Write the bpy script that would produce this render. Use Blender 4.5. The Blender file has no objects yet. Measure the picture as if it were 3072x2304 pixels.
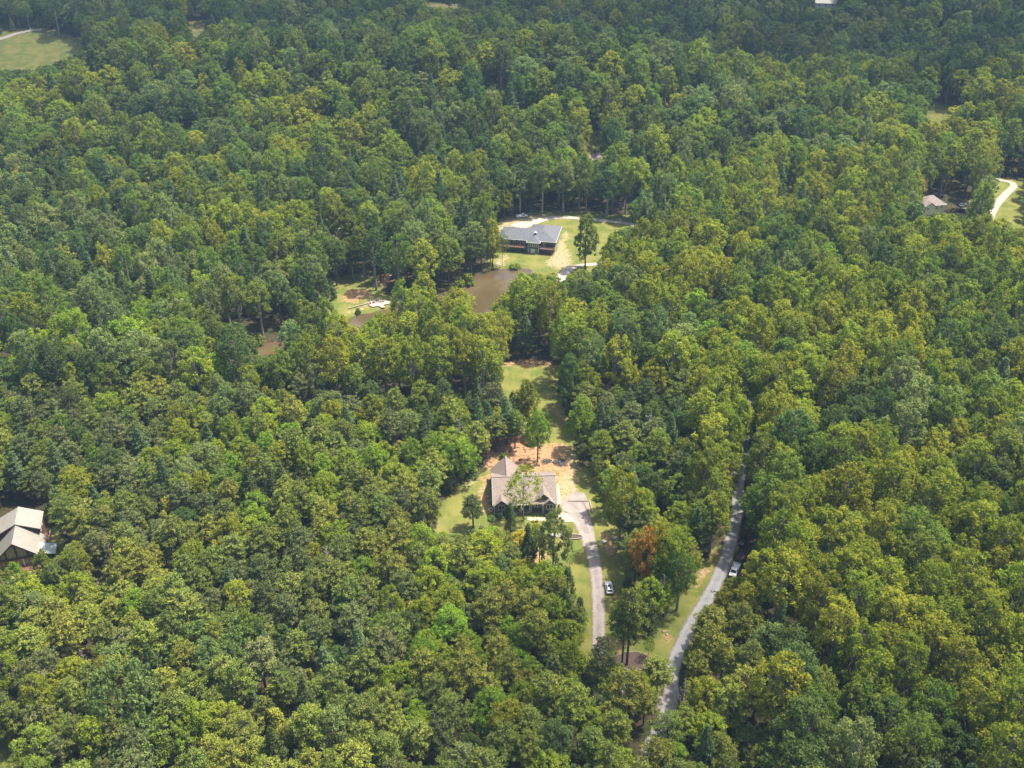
import bpy, math, random
import numpy as np
from mathutils import Vector, Matrix

# ------------------------------------------------------------------ camera, sky, sun
scene = bpy.context.scene
PITCH, FPX, CAMZ = math.radians(31.7), 2980.0, 181.0
cam = bpy.data.cameras.new('camera')
cam.sensor_width = 36.0
cam.lens = 36.0 * FPX / 3072.0
cam.clip_start, cam.clip_end = 1.0, 20000.0
cam_ob = bpy.data.objects.new('camera', cam)
scene.collection.objects.link(cam_ob)
cam_ob.location = (0, 0, CAMZ)
cam_ob.rotation_euler = (math.pi / 2 - PITCH, 0, 0)
scene.camera = cam_ob

SUN = Vector((0.36, 0.16, 0.92)).normalized()
world = bpy.data.worlds.new('World')
scene.world = world
world.use_nodes = True
wn = world.node_tree
sky = wn.nodes.new('ShaderNodeTexSky')
sky.sky_type = 'NISHITA'
sky.sun_disc = False
sky.sun_elevation = math.asin(SUN.z)
sky.sun_rotation = math.atan2(SUN.x, SUN.y)
sky.dust_density = 3.5
sky.ozone_density = 0.6
wn.links.new(sky.outputs[0], wn.nodes['Background'].inputs[0])
wn.nodes['Background'].inputs[1].default_value = 0.125
sl = bpy.data.lights.new('sun', 'SUN')
sl.energy = 5.0
sl.angle = math.radians(2.0)
sl.color = (1.0, 0.94, 0.82)
so = bpy.data.objects.new('sun', sl)
so.rotation_euler = SUN.to_track_quat('Z', 'Y').to_euler()
scene.collection.objects.link(so)
scene.view_settings.view_transform = 'Standard'
scene.view_settings.look = 'None'
scene.view_settings.gamma = 1.0
scene.view_settings.exposure = 0.88
cy = scene.cycles
cy.max_bounces, cy.diffuse_bounces, cy.glossy_bounces = 4, 2, 2
cy.transmission_bounces, cy.volume_bounces, cy.transparent_max_bounces = 3, 0, 4
cy.caustics_reflective = cy.caustics_refractive = False

# ------------------------------------------------------------------ pixel <-> place
CP, SP = math.cos(PITCH), math.sin(PITCH)
def sstep(a, b, t):
    t = np.clip((np.asarray(t, float) - a) / (b - a), 0, 1)
    return t * t * (3 - 2 * t)
def terrain(x, y):
    """gentle ridges beyond the second house, level around the houses"""
    x = np.asarray(x, float); y = np.asarray(y, float)
    left = 1 - sstep(60, 260, x)
    wl = (1 - sstep(40, 230, x)) * (0.6 + 0.4 * sstep(-340, -200, x))
    h = 30 * wl * np.exp(-((y - 585 + 0.08 * x) / 62.0) ** 2)
    h = h - 16 * np.exp(-((y - 705 + 0.05 * x) / 62.0) ** 2) * (0.45 + 0.55 * left)
    h = h + 17 * (1 - left) * np.exp(-((y - 590) / 55.0) ** 2) * sstep(120, 260, x) * (1 - sstep(300, 420, x))
    h = h + 26 * sstep(700, 1080, y) + 24 * (1 - left) * sstep(660, 800, y)
    h = h + 2.2 * np.sin(x / 61.0 + 1.3) * np.sin(y / 83.0) * sstep(450, 560, y)
    return h
def unproject(px, py):
    u, v = (px - 1536.0) / FPX, (1152.0 - py) / FPX
    d = (u, CP + v * SP, -SP + v * CP)
    z = 0.0
    for _ in range(14):
        t = (z - CAMZ) / d[2]
        z = float(terrain(d[0] * t, d[1] * t)) * 0.6 + z * 0.4
    t = (z - CAMZ) / d[2]
    return d[0] * t, d[1] * t
def project(x, y, z):
    dz = z - CAMZ
    dep = y * CP - dz * SP
    return 1536 + FPX * x / dep, 1152 - FPX * (y * SP + dz * CP) / dep, FPX / dep
def gp(px, py, lift=0.0):
    x, y = unproject(px, py)
    return Vector((x, y, float(terrain(x, y)) + lift))
def polyw(pts):
    return np.array([unproject(*p) for p in pts])

def in_poly(x, y, poly):
    poly = np.asarray(poly, float)
    res = np.zeros(np.shape(x), bool)
    j = len(poly) - 1
    for i in range(len(poly)):
        xi, yi = poly[i]; xj, yj = poly[j]
        c = ((yi > y) != (yj > y)) & (x < (xj - xi) * (y - yi) / (yj - yi + 1e-12) + xi)
        res ^= c
        j = i
    return res
def sdf(x, y, poly):
    """signed distance, negative inside"""
    poly = np.asarray(poly, float)
    d = np.full(np.shape(x), 1e18)
    for i in range(len(poly)):
        a = poly[i - 1]; b = poly[i]
        ex, ey = b[0] - a[0], b[1] - a[1]
        t = np.clip(((x - a[0]) * ex + (y - a[1]) * ey) / (ex * ex + ey * ey + 1e-12), 0, 1)
        d = np.minimum(d, (x - a[0] - t * ex) ** 2 + (y - a[1] - t * ey) ** 2)
    d = np.sqrt(d)
    return np.where(in_poly(x, y, poly), -d, d)

# ------------------------------------------------------------------ materials
def nodes_of(name):
    m = bpy.data.materials.new(name)
    m.use_nodes = True
    nt = m.node_tree
    return m, nt, nt.nodes['Principled BSDF']
def N(nt, kind, **kw):
    n = nt.nodes.new(kind)
    for k, v in kw.items():
        setattr(n, k, v)
    return n
def noise(nt, scale, detail=4.0, rough=0.55, vec=None):
    n = N(nt, 'ShaderNodeTexNoise')
    n.inputs['Scale'].default_value = scale
    n.inputs['Detail'].default_value = detail
    n.inputs['Roughness'].default_value = rough
    if vec is not None:
        nt.links.new(vec, n.inputs['Vector'])
    return n
def mixc(nt, fac, a, b):
    n = N(nt, 'ShaderNodeMix', data_type='RGBA')
    for sock, val in ((n.inputs[0], fac), (n.inputs[6], a), (n.inputs[7], b)):
        if isinstance(val, (int, float)):
            sock.default_value = val
        elif isinstance(val, tuple):
            sock.default_value = (*val[:3], 1)
        else:
            nt.links.new(val, sock)
    return n.outputs[2]
def ramp(nt, fac, lo, hi):
    n = N(nt, 'ShaderNodeMapRange')
    n.interpolation_type = 'SMOOTHSTEP'
    nt.links.new(fac, n.inputs[0])
    n.inputs[1].default_value, n.inputs[2].default_value = lo, hi
    return n.outputs[0]
def maths(nt, op, a, b):
    n = N(nt, 'ShaderNodeMath', operation=op)
    for s, v in ((n.inputs[0], a), (n.inputs[1], b)):
        if isinstance(v, (int, float)):
            s.default_value = v
        else:
            nt.links.new(v, s)
    return n.outputs[0]
def simple(name, col, rough=0.7, var=0.25, scale=2.0, spec=0.3, metal=0.0, bump=0.0, stripe=None):
    m, nt, p = nodes_of(name)
    co = N(nt, 'ShaderNodeTexCoord').outputs['Object']
    nz = noise(nt, scale, 5, 0.6, co)
    a = tuple(c * (1 - var) for c in col); b = tuple(min(1, c * (1 + var)) for c in col)
    c = mixc(nt, ramp(nt, nz.outputs[0], 0.3, 0.7), a, b)
    if stripe:
        axis, period, dark = stripe
        sep = N(nt, 'ShaderNodeSeparateXYZ'); nt.links.new(co, sep.inputs[0])
        fr = maths(nt, 'FRACT', maths(nt, 'DIVIDE', sep.outputs[axis], period), 0.0)
        ln = maths(nt, 'LESS_THAN', fr, 0.14)
        c = mixc(nt, maths(nt, 'MULTIPLY', ln, 0.6), c, tuple(v * dark for v in col))
    nt.links.new(c, p.inputs['Base Color'])
    p.inputs['Roughness'].default_value = rough
    p.inputs['Specular IOR Level'].default_value = spec
    p.inputs['Metallic'].default_value = metal
    if bump:
        b_ = N(nt, 'ShaderNodeBump'); b_.inputs['Strength'].default_value = bump
        b_.inputs['Distance'].default_value = 0.05
        n2 = noise(nt, scale * 6, 3, 0.6, co)
        nt.links.new(n2.outputs[0], b_.inputs['Height'])
        nt.links.new(b_.outputs[0], p.inputs['Normal'])
    return m

M = {}
M['siding_brown'] = simple('brown lap siding', (0.165, 0.132, 0.108), 0.8, 0.12, 1.5, stripe=(2, 0.18, 0.55))
M['shingle_tan'] = simple('weathered tan shingles', (0.255, 0.205, 0.172), 0.9, 0.30, 3.2, bump=0.5)
M['shingle_grey'] = simple('charcoal shingles', (0.135, 0.138, 0.155), 0.85, 0.18, 2.2, bump=0.4)
M['shingle_taupe'] = simple('taupe shingles', (0.27, 0.22, 0.20), 0.9, 0.15, 1.6, bump=0.4)
M['trim_white'] = simple('white trim paint', (0.78, 0.77, 0.74), 0.5, 0.06, 3)
M['metal_cream'] = simple('cream standing seam metal', (0.33, 0.305, 0.265), 0.42, 0.06, 0.7, spec=0.5)
M['metal_sage'] = simple('pale sage metal', (0.37, 0.42, 0.39), 0.42, 0.08, 0.7, spec=0.5)
M['wood_dark'] = simple('dark brown stained timber', (0.085, 0.050, 0.042), 0.75, 0.25, 2, stripe=(0, 0.3, 0.5))
M['wood_red'] = simple('red brown boards', (0.16, 0.07, 0.05), 0.8, 0.2, 1.5, stripe=(2, 0.25, 0.6))
M['panel_buff'] = simple('buff gable panel', (0.42, 0.36, 0.21), 0.7, 0.12, 1)
M['siding_green'] = simple('dark green siding', (0.060, 0.078, 0.070), 0.8, 0.12, 1.5, stripe=(2, 0.2, 0.6))
M['block_grey'] = simple('painted block wall', (0.26, 0.29, 0.27), 0.85, 0.08, 1.2)
M['deck_brown'] = simple('red brown deck boards', (0.15, 0.085, 0.065), 0.8, 0.2, 2, stripe=(0, 0.3, 0.6))
M['dock_pink'] = simple('weathered pinkish deck boards', (0.48, 0.35, 0.29), 0.8, 0.12, 2, stripe=(0, 0.28, 0.6))
M['timber'] = simple('weathered landscape timber', (0.34, 0.28, 0.20), 0.85, 0.2, 2)
M['concrete'] = simple('pale concrete', (0.37, 0.335, 0.27), 0.8, 0.10, 0.6, bump=0.1)
M['brick_dark'] = simple('dark chimney brick', (0.08, 0.06, 0.055), 0.85, 0.2, 3)
M['wall_white'] = simple('off white siding', (0.62, 0.60, 0.56), 0.75, 0.07, 1, stripe=(2, 0.2, 0.75))
M['stone'] = simple('pale field stone', (0.34, 0.31, 0.26), 0.85, 0.25, 3, bump=0.4)
M['rubble'] = simple('grey brown brush and rubble', (0.14, 0.115, 0.10), 0.9, 0.4, 3, bump=0.5)
M['mulch'] = simple('brown bark mulch', (0.10, 0.065, 0.055), 0.95, 0.4, 5, bump=0.5)
M['paint_white'] = simple('white car paint', (0.78, 0.79, 0.80), 0.25, 0.03, 1, spec=0.6)
M['paint_black'] = simple('black car paint', (0.012, 0.012, 0.014), 0.22, 0.05, 1, spec=0.6)
M['paint_maroon'] = simple('dark maroon trailer paint', (0.045, 0.018, 0.022), 0.5, 0.15, 2)
M['paint_silver'] = simple('silver paint', (0.45, 0.46, 0.48), 0.3, 0.04, 1, spec=0.6, metal=0.4)
M['tyre'] = simple('tyre rubber', (0.02, 0.02, 0.02), 0.85, 0.2, 5)
M['rim'] = simple('alloy rim', (0.42, 0.42, 0.44), 0.35, 0.05, 3, metal=0.7)
M['lamp_red'] = simple('red lamp lens', (0.30, 0.02, 0.02), 0.3, 0.05, 3)
M['lamp_clear'] = simple('clear lamp lens', (0.7, 0.72, 0.74), 0.15, 0.03, 3)
M['plastic_dark'] = simple('dark plastic', (0.03, 0.03, 0.032), 0.6, 0.1, 3)
M['door_white'] = simple('white door', (0.72, 0.72, 0.70), 0.5, 0.04, 1)
def glass(name, col):
    m, nt, p = nodes_of(name)
    p.inputs['Base Color'].default_value = (*col, 1)
    p.inputs['Roughness'].default_value = 0.06
    p.inputs['Specular IOR Level'].default_value = 0.8
    return m
M['glass'] = glass('dark window glass', (0.018, 0.022, 0.026))
M['bark'] = simple('grey brown bark', (0.105, 0.085, 0.068), 0.9, 0.3, 1.2)
M['bark_pale'] = simple('pale grey bark', (0.27, 0.25, 0.215), 0.9, 0.25, 1.2)
M['dead_wood'] = simple('bleached dead wood', (0.33, 0.29, 0.26), 0.9, 0.25, 0.8)

def leaf_material(name, transl, rough=0.55, hue=0.04):
    m, nt, p = nodes_of(name)
    oi = N(nt, 'ShaderNodeObjectInfo')
    at = N(nt, 'ShaderNodeAttribute', attribute_name='tint')
    hs = N(nt, 'ShaderNodeHueSaturation')
    tn = N(nt, 'ShaderNodeAttribute', attribute_name='tone', attribute_type='INSTANCER')
    nt.links.new(tn.outputs['Color'], hs.inputs['Color'])
    v1 = maths(nt, 'MULTIPLY_ADD', oi.outputs['Random'], 0.42); v1.node.inputs[2].default_value = 0.79
    nt.links.new(maths(nt, 'MULTIPLY', v1, at.outputs['Fac']), hs.inputs['Value'])
    wn_ = N(nt, 'ShaderNodeTexWhiteNoise', noise_dimensions='1D')
    nt.links.new(maths(nt, 'MULTIPLY', oi.outputs['Random'], 77.7), wn_.inputs['W'])
    h1 = maths(nt, 'MULTIPLY_ADD', wn_.outputs['Value'], hue); h1.node.inputs[2].default_value = 0.5 - hue / 2
    h2 = maths(nt, 'MULTIPLY_ADD', at.outputs['Fac'], -0.07); h2.node.inputs[2].default_value = 0.07
    nt.links.new(maths(nt, 'ADD', h1, h2), hs.inputs['Hue'])
    nt.links.new(hs.outputs[0], p.inputs['Base Color'])
    p.inputs['Roughness'].default_value = rough
    p.inputs['Specular IOR Level'].default_value = 0.10
    tr = N(nt, 'ShaderNodeBsdfTranslucent')
    warm = mixc(nt, 0.5, hs.outputs[0], hs.outputs[0])
    nt.links.new(warm, tr.inputs['Color'])
    mx = N(nt, 'ShaderNodeMixShader'); mx.inputs[0].default_value = transl
    nt.links.new(p.outputs[0], mx.inputs[1]); nt.links.new(tr.outputs[0], mx.inputs[2])
    nt.links.new(mx.outputs[0], nt.nodes['Material Output'].inputs[0])
    return m
M['leaf'] = leaf_material('broadleaf foliage', 0.42, 0.7)
M['needle'] = leaf_material('needle foliage', 0.15, 0.6, 0.03)

def ground_material():
    m, nt, p = nodes_of('woodland floor, lawn and bare earth')
    co = N(nt, 'ShaderNodeNewGeometry').outputs['Position']
    at = N(nt, 'ShaderNodeAttribute', attribute_name='zone')
    sep = N(nt, 'ShaderNodeSeparateColor'); nt.links.new(at.outputs['Color'], sep.inputs[0])
    nb = noise(nt, 0.9, 6, 0.65, co).outputs[0]
    ns = noise(nt, 0.16, 4, 0.55, co).outputs[0]
    nf = noise(nt, 3.5, 4, 0.7, co).outputs[0]
    floor = mixc(nt, ramp(nt, nb, 0.35, 0.65), (0.035, 0.034, 0.016), (0.085, 0.062, 0.036))
    floor = mixc(nt, ramp(nt, ns, 0.45, 0.7), floor, (0.035, 0.045, 0.016))
    grass = mixc(nt, ramp(nt, ns, 0.36, 0.64), (0.088, 0.128, 0.022), (0.235, 0.205, 0.062))
    grass = mixc(nt, ramp(nt, nf, 0.3, 0.75), grass, (0.155, 0.170, 0.040))
    # faint mowing stripes
    sx = N(nt, 'ShaderNodeSeparateXYZ'); nt.links.new(co, sx.inputs[0])
    st = maths(nt, 'SINE', maths(nt, 'MULTIPLY_ADD', sx.outputs[0], 3.3), 0.0)
    grass = mixc(nt, maths(nt, 'MULTIPLY', ramp(nt, st, -0.2, 0.9), 0.12), grass, (0.22, 0.22, 0.07))
    dirt = mixc(nt, ramp(nt, nb, 0.3, 0.7), (0.30, 0.155, 0.080), (0.42, 0.265, 0.150))
    dirt = mixc(nt, ramp(nt, nf, 0.45, 0.7), dirt, (0.40, 0.24, 0.13))
    straw = mixc(nt, ramp(nt, nf, 0.3, 0.7), (0.30, 0.235, 0.13), (0.43, 0.35, 0.22))
    def edge(ch):
        return ramp(nt, maths(nt, 'ADD', ch, maths(nt, 'MULTIPLY', maths(nt, 'SUBTRACT', nb, 0.5), 1.45)), 0.32, 0.66)
    c = mixc(nt, edge(sep.outputs[0]), floor, grass)
    c = mixc(nt, edge(sep.outputs[1]), c, dirt)
    c = mixc(nt, edge(sep.outputs[2]), c, straw)
    nt.links.new(c, p.inputs['Base Color'])
    p.inputs['Roughness'].default_value = 0.95
    p.inputs['Specular IOR Level'].default_value = 0.1
    b_ = N(nt, 'ShaderNodeBump'); b_.inputs['Strength'].default_value = 0.6; b_.inputs['Distance'].default_value = 0.12
    nt.links.new(nf, b_.inputs['Height']); nt.links.new(b_.outputs[0], p.inputs['Normal'])
    return m
M['ground'] = ground_material()

def track_material(name, light, dark, earth):
    m, nt, p = nodes_of(name)
    co = N(nt, 'ShaderNodeNewGeometry').outputs['Position']
    n1 = noise(nt, 0.35, 6, 0.65, co).outputs[0]
    n2 = noise(nt, 4.0, 4, 0.7, co).outputs[0]
    n3 = noise(nt, 0.9, 5, 0.6, co).outputs[0]
    at = N(nt, 'ShaderNodeAttribute', attribute_name='edge')
    c = mixc(nt, ramp(nt, n1, 0.38, 0.62), light, dark)
    c = mixc(nt, maths(nt, 'MULTIPLY', ramp(nt, n2, 0.35, 0.75), 0.45), c, tuple(v * 1.25 for v in light))
    tr = maths(nt, 'MULTIPLY', ramp(nt, at.outputs['Fac'], 0.15, 0.5), ramp(nt, at.outputs['Fac'], 0.85, 0.55))
    c = mixc(nt, maths(nt, 'MULTIPLY', tr, 0.35), c, tuple(v * 1.3 for v in light))
    e = ramp(nt, maths(nt, 'ADD', at.outputs['Fac'], maths(nt, 'MULTIPLY', maths(nt, 'SUBTRACT', n3, 0.5), 0.9)), 0.72, 1.0)
    c = mixc(nt, e, c, earth)
    nt.links.new(c, p.inputs['Base Color'])
    p.inputs['Roughness'].default_value = 0.92
    p.inputs['Specular IOR Level'].default_value = 0.15
    b_ = N(nt, 'ShaderNodeBump'); b_.inputs['Strength'].default_value = 0.4; b_.inputs['Distance'].default_value = 0.04
    nt.links.new(n2, b_.inputs['Height']); nt.links.new(b_.outputs[0], p.inputs['Normal'])
    return m
M['gravel'] = track_material('pinkish grey gravel', (0.295, 0.258, 0.235), (0.21, 0.185, 0.17), (0.19, 0.14, 0.085))
M['asphalt'] = track_material('worn light asphalt', (0.26, 0.258, 0.262), (0.205, 0.203, 0.208), (0.17, 0.14, 0.10))
M['gravel_white'] = track_material('white crushed stone', (0.38, 0.345, 0.30), (0.30, 0.27, 0.23), (0.25, 0.21, 0.13))

def water_material():
    m, nt, p = nodes_of('muddy pond water')
    co = N(nt, 'ShaderNodeNewGeometry').outputs['Position']
    n1 = noise(nt, 0.05, 3, 0.5, co).outputs[0]
    c = mixc(nt, ramp(nt, n1, 0.35, 0.65), (0.085, 0.060, 0.028), (0.115, 0.083, 0.042))
    nt.links.new(c, p.inputs['Base Color'])
    p.inputs['Roughness'].default_value = 0.03
    p.inputs['IOR'].default_value = 1.5
    n2 = noise(nt, 0.8, 3, 0.6, co).outputs[0]
    b_ = N(nt, 'ShaderNodeBump'); b_.inputs['Strength'].default_value = 0.08; b_.inputs['Distance'].default_value = 0.03
    nt.links.new(n2, b_.inputs['Height']); nt.links.new(b_.outputs[0], p.inputs['Normal'])
    return m
M['water'] = water_material()

# ------------------------------------------------------------------ mesh helpers
COL = scene.collection
def raw_mesh(name, verts, faces):
    me = bpy.data.meshes.new(name)
    me.from_pydata([tuple(v) for v in verts], [], faces)
    me.update()
    return me
def fast_mesh(name, verts, quads):
    me = bpy.data.meshes.new(name)
    nv, nq = len(verts), len(quads)
    me.vertices.add(nv); me.vertices.foreach_set('co', np.asarray(verts, np.float32).ravel())
    me.loops.add(nq * 4); me.loops.foreach_set('vertex_index', np.asarray(quads, np.int32).ravel())
    me.polygons.add(nq)
    me.polygons.foreach_set('loop_start', np.arange(0, nq * 4, 4, dtype=np.int32))
    me.polygons.foreach_set('loop_total', np.full(nq, 4, np.int32))
    me.update(calc_edges=True)
    return me
def link(name, me, mat=None, parent=None, loc=None, kind=None):
    o = bpy.data.objects.new(name, me)
    COL.objects.link(o)
    if mat is not None and len(me.materials) == 0:
        me.materials.append(mat)
    if parent is not None:
        o.parent = parent
    if loc is not None:
        o.location = loc
    if kind:
        o['kind'] = kind
    return o
def empty(name, loc, rz=0.0):
    o = bpy.data.objects.new(name, None)
    o.empty_display_size = 0.5
    COL.objects.link(o)
    o.location = loc
    o.rotation_euler = (0, 0, rz)
    return o
def tag(o, label, cat, group=None):
    o['label'] = label; o['category'] = cat
    if group:
        o['group'] = group
    return o
class MB:
    """collects boxes, prisms, slabs and tubes for ONE mesh"""
    def __init__(s):
        s.v, s.f = [], []
    def add(s, vs, fs):
        n = len(s.v)
        s.v += [tuple(v) for v in vs]
        s.f += [tuple(n + i for i in f) for f in fs]
        return s
    def box(s, x0, x1, y0, y1, z0, z1):
        return s.add([(x0, y0, z0), (x1, y0, z0), (x1, y1, z0), (x0, y1, z0), (x0, y0, z1), (x1, y0, z1), (x1, y1, z1), (x0, y1, z1)],
                     [(0, 3, 2, 1), (4, 5, 6, 7), (0, 1, 5, 4), (1, 2, 6, 5), (2, 3, 7, 6), (3, 0, 4, 7)])
    def slab(s, pts, th, d=(0, 0, -1)):
        n = len(pts); d = Vector(d)
        vs = [Vector(p) for p in pts] + [Vector(p) + d * th for p in pts]
        fs = [tuple(range(n)), tuple(reversed(range(n, 2 * n)))]
        fs += [(i, n + i, n + (i + 1) % n, (i + 1) % n) for i in range(n)]
        return s.add(vs, fs)
    def bar(s, a, b, w, h=None):
        a, b = Vector(a), Vector(b); h = h or w
        d = (b - a).normalized()
        up = Vector((0, 0, 1)) if abs(d.z) < 0.95 else Vector((0, 1, 0))
        x = d.cross(up).normalized() * w / 2; y = x.cross(d).normalized() * h / 2
        vs = [a - x - y, a + x - y, a + x + y, a - x + y, b - x - y, b + x - y, b + x + y, b - x + y]
        return s.add(vs, [(0, 3, 2, 1), (4, 5, 6, 7), (0, 1, 5, 4), (1, 2, 6, 5), (2, 3, 7, 6), (3, 0, 4, 7)])
    def tube(s, pts, rs, n=6):
        base = len(s.v)
        for i, p in enumerate(pts):
            p = Vector(p)
            d = (Vector(pts[min(i + 1, len(pts) - 1)]) - Vector(pts[max(i - 1, 0)])).normalized()
            up = Vector((1, 0, 0)) if abs(d.x) < 0.8 else Vector((0, 1, 0))
            a = d.cross(up).normalized(); b = d.cross(a)
            for k in range(n):
                t = 2 * math.pi * k / n
                s.v.append(tuple(p + (a * math.cos(t) + b * math.sin(t)) * rs[i]))
        for i in range(len(pts) - 1):
            for k in range(n):
                s.f.append((base + i * n + k, base + i * n + (k + 1) % n, base + (i + 1) * n + (k + 1) % n, base + (i + 1) * n + k))
        s.f.append(tuple(base + (len(pts) - 1) * n + k for k in range(n)))
        s.f.append(tuple(base + k for k in reversed(range(n))))
        return s
    def mesh(s, name, mat=None):
        me = raw_mesh(name, s.v, s.f)
        if mat is not None:
            me.materials.append(mat)
        return me
    def build(s, name, mat, parent=None, loc=None, kind=None):
        return link(name, s.mesh(name, mat), None, parent, loc, kind)

# ------------------------------------------------------------------ ground sheet
POND = polyw([(1600, 812), (1592, 800), (1520, 802), (1470, 808), (1425, 828), (1392, 852), (1330, 880), (1250, 900), (1180, 915),
              (1128, 930), (1064, 941), (1008, 963), (930, 990), (845, 1012), (790, 1026), (722, 1047), (690, 1075), (740, 1110),
              (840, 1130), (930, 1090), (1050, 1050), (1200, 1010), (1380, 985), (1480, 965), (1545, 925), (1590, 870)])
LAWN = [polyw(p) for p in (
    # around the brown house and along the gravel drive
    [(1300, 1625), (1308, 1560), (1330, 1500), (1380, 1450), (1430, 1420), (1500, 1400), (1650, 1395), (1730, 1395), (1800, 1420),
     (1850, 1500), (1880, 1600), (1900, 1700), (1960, 1780), (2080, 1720), (2150, 1640), (2190, 1600), (2215, 1640), (2150, 1800), (2060, 1960), (1990, 2080),
     (1850, 2050), (1760, 2020), (1690, 1900), (1640, 1780), (1560, 1680), (1400, 1660)],
    # mown strip behind it
    [(1510, 1098), (1560, 1090), (1690, 1095), (1690, 1230), (1720, 1290), (1740, 1400), (1650, 1400), (1600, 1320), (1550, 1290), (1500, 1200)],
    # lawn of the house with the decks
    [(1470, 690), (1500, 655), (1620, 632), (1760, 632), (1960, 655), (2000, 700), (1900, 780), (1860, 820), (1720, 840), (1640, 845), (1560, 810), (1480, 805), (1440, 820), (1470, 760)],
    # pond bank with the small deck
    [(1000, 850), (1040, 820), (1130, 830), (1150, 880), (1200, 905), (1150, 935), (1080, 945), (1010, 965), (960, 980)],
    # far field
    [(-60, 120), (40, 85), (140, 85), (250, 120), (320, 130), (260, 165), (190, 200), (80, 225), (-60, 225)],
    [(2930, 540), (3140, 525), (3140, 760), (3040, 740), (2960, 660), (2920, 640), (2960, 590)],
    [(2775, 300), (2890, 325), (2960, 380), (3010, 420), (2870, 420), (2780, 390)],
    [(2745, 650), (2860, 640), (2950, 650), (2950, 680), (2760, 690)],
    [(80, 1560), (180, 1570), (210, 1660), (120, 1720), (-30, 1790), (-30, 1560)],
    [(540, 60), (640, 60), (640, 110), (560, 120)], [(2320, 15), (2470, 15), (2520, 32), (2330, 45)], [(2270, 545), (2380, 545), (2390, 600), (2270, 600)],
    [(1270, 5), (1410, 5), (1410, 32), (1270, 32)], [(1470, 235), (1530, 235), (1520, 275), (1450, 275)], [(0, 2200), (60, 2200), (60, 2320), (-40, 2320)],
    [(1735, 415), (1840, 400), (1830, 500), (1740, 500)],
)]
DIRT = [polyw(p) for p in (
    [(1440, 1330), (1600, 1330), (1650, 1325), (1720, 1330), (1735, 1400), (1745, 1470), (1700, 1500), (1670, 1500), (1660, 1420), (1560, 1425), (1460, 1410)],
    [(1440, 1310), (1540, 1290), (1600, 1310), (1590, 1390), (1470, 1400)],
    [(1430, 1480), (1478, 1470), (1478, 1530), (1445, 1535)], [(1425, 1425), (1475, 1420), (1478, 1490), (1440, 1470)],
    [(1505, 1098), (1520, 1082), (1600, 1072), (1690, 1092), (1690, 1104), (1600, 1104)],
    [(1645, 1215), (1668, 1210), (1712, 1262), (1700, 1275), (1672, 1262)],
    [(1658, 770), (1680, 762), (1702, 772), (1700, 788), (1670, 792), (1655, 784)],
    [(2080, 1730), (2120, 1690), (2155, 1640), (2170, 1640), (2105, 1770), (2070, 1770)],
    [(1800, 1590), (1845, 1600), (1850, 1680), (1810, 1670)], [(1975, 1890), (2020, 1890), (2010, 1925), (1980, 1930)],
    [(1560, 1640), (1650, 1640), (1650, 1700), (1580, 1690)], [(110, 1618), (135, 1605), (150, 1625), (125, 1640)],
    [(1030, 870), (1100, 862), (1120, 885), (1060, 915), (1020, 905)],
    [(1130, 820), (1200, 800), (1215, 840), (1140, 860)], [(590, 1110), (640, 1110), (640, 1160), (580, 1160)], [(2120, 500), (2170, 500), (2170, 530), (2120, 530)],
    [(1840, 1925), (1870, 1920), (1870, 1955), (1840, 1955)], [(2975, 600), (2990, 570), (3010, 570), (2990, 620)],
)]
STRAW = [polyw(p) for p in (
    [(1655, 1440), (1720, 1400), (1745, 1440), (1740, 1500), (1670, 1505)], [(1690, 1350), (1725, 1345), (1740, 1410), (1700, 1420)],
    [(1360, 1480), (1420, 1432), (1440, 1432), (1400, 1478)], [(1435, 1452), (1470, 1440), (1472, 1475), (1440, 1480)],
    [(1478, 705), (1500, 660), (1570, 645), (1660, 640), (1640, 662), (1540, 680), (1520, 690)], [(1480, 790), (1510, 760), (1530, 765), (1520, 800), (1470, 805)],
    [(1630, 790), (1660, 750), (1690, 690), (1712, 690), (1705, 740), (1720, 780), (1735, 800), (1690, 815), (1640, 800)],
    [(1020, 935), (1080, 920), (1120, 880), (1110, 850), (1125, 850), (1140, 905), (1060, 945)], [(1210, 885), (1250, 860), (1260, 880), (1225, 900)],
    [(1735, 1255), (1735, 1290), (1718, 1300), (1712, 1270)], [(1785, 415), (1840, 412), (1840, 440), (1780, 440)], [(2880, 600), (2960, 605), (2950, 655), (2880, 650)],
    [(560, 75), (625, 72), (610, 100), (570, 100)], [(1275, 8), (1400, 8), (1400, 25), (1275, 25)], [(285, 1740), (335, 1730), (330, 1755), (290, 1765)], [(2095, 1710), (2120, 1700), (2120, 1730), (2095, 1735)],
)]
xs = np.unique(np.concatenate([np.linspace(-6000, -500, 23), np.arange(-500, -140, 6.0), np.arange(-140, 130, 1.2), np.arange(130, 500, 6.0), np.linspace(500, 6000, 23)]))
ys = np.unique(np.concatenate([np.linspace(-1500, 100, 15), np.arange(100, 150, 5.0), np.arange(150, 300, 1.0), np.arange(300, 470, 1.8), np.arange(470, 1100, 7.0), np.linspace(1100, 7000, 40)]))
GX, GY = np.meshgrid(xs, ys)
GZ = terrain(GX, GY)
wob = 0.9 * np.sin(GX * 0.9 + GY * 0.33) + 0.7 * np.sin(GY * 1.1 - GX * 0.6)
pd = np.full(GX.shape, 1e9)
box_m = (GX > -180) & (GX < 60) & (GY > 290) & (GY < 420)
pd[box_m] = sdf(GX[box_m], GY[box_m], POND) + 0.5 * wob[box_m]
GZ = GZ - 1.6 * sstep(1.2, -4.0, pd)
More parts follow.
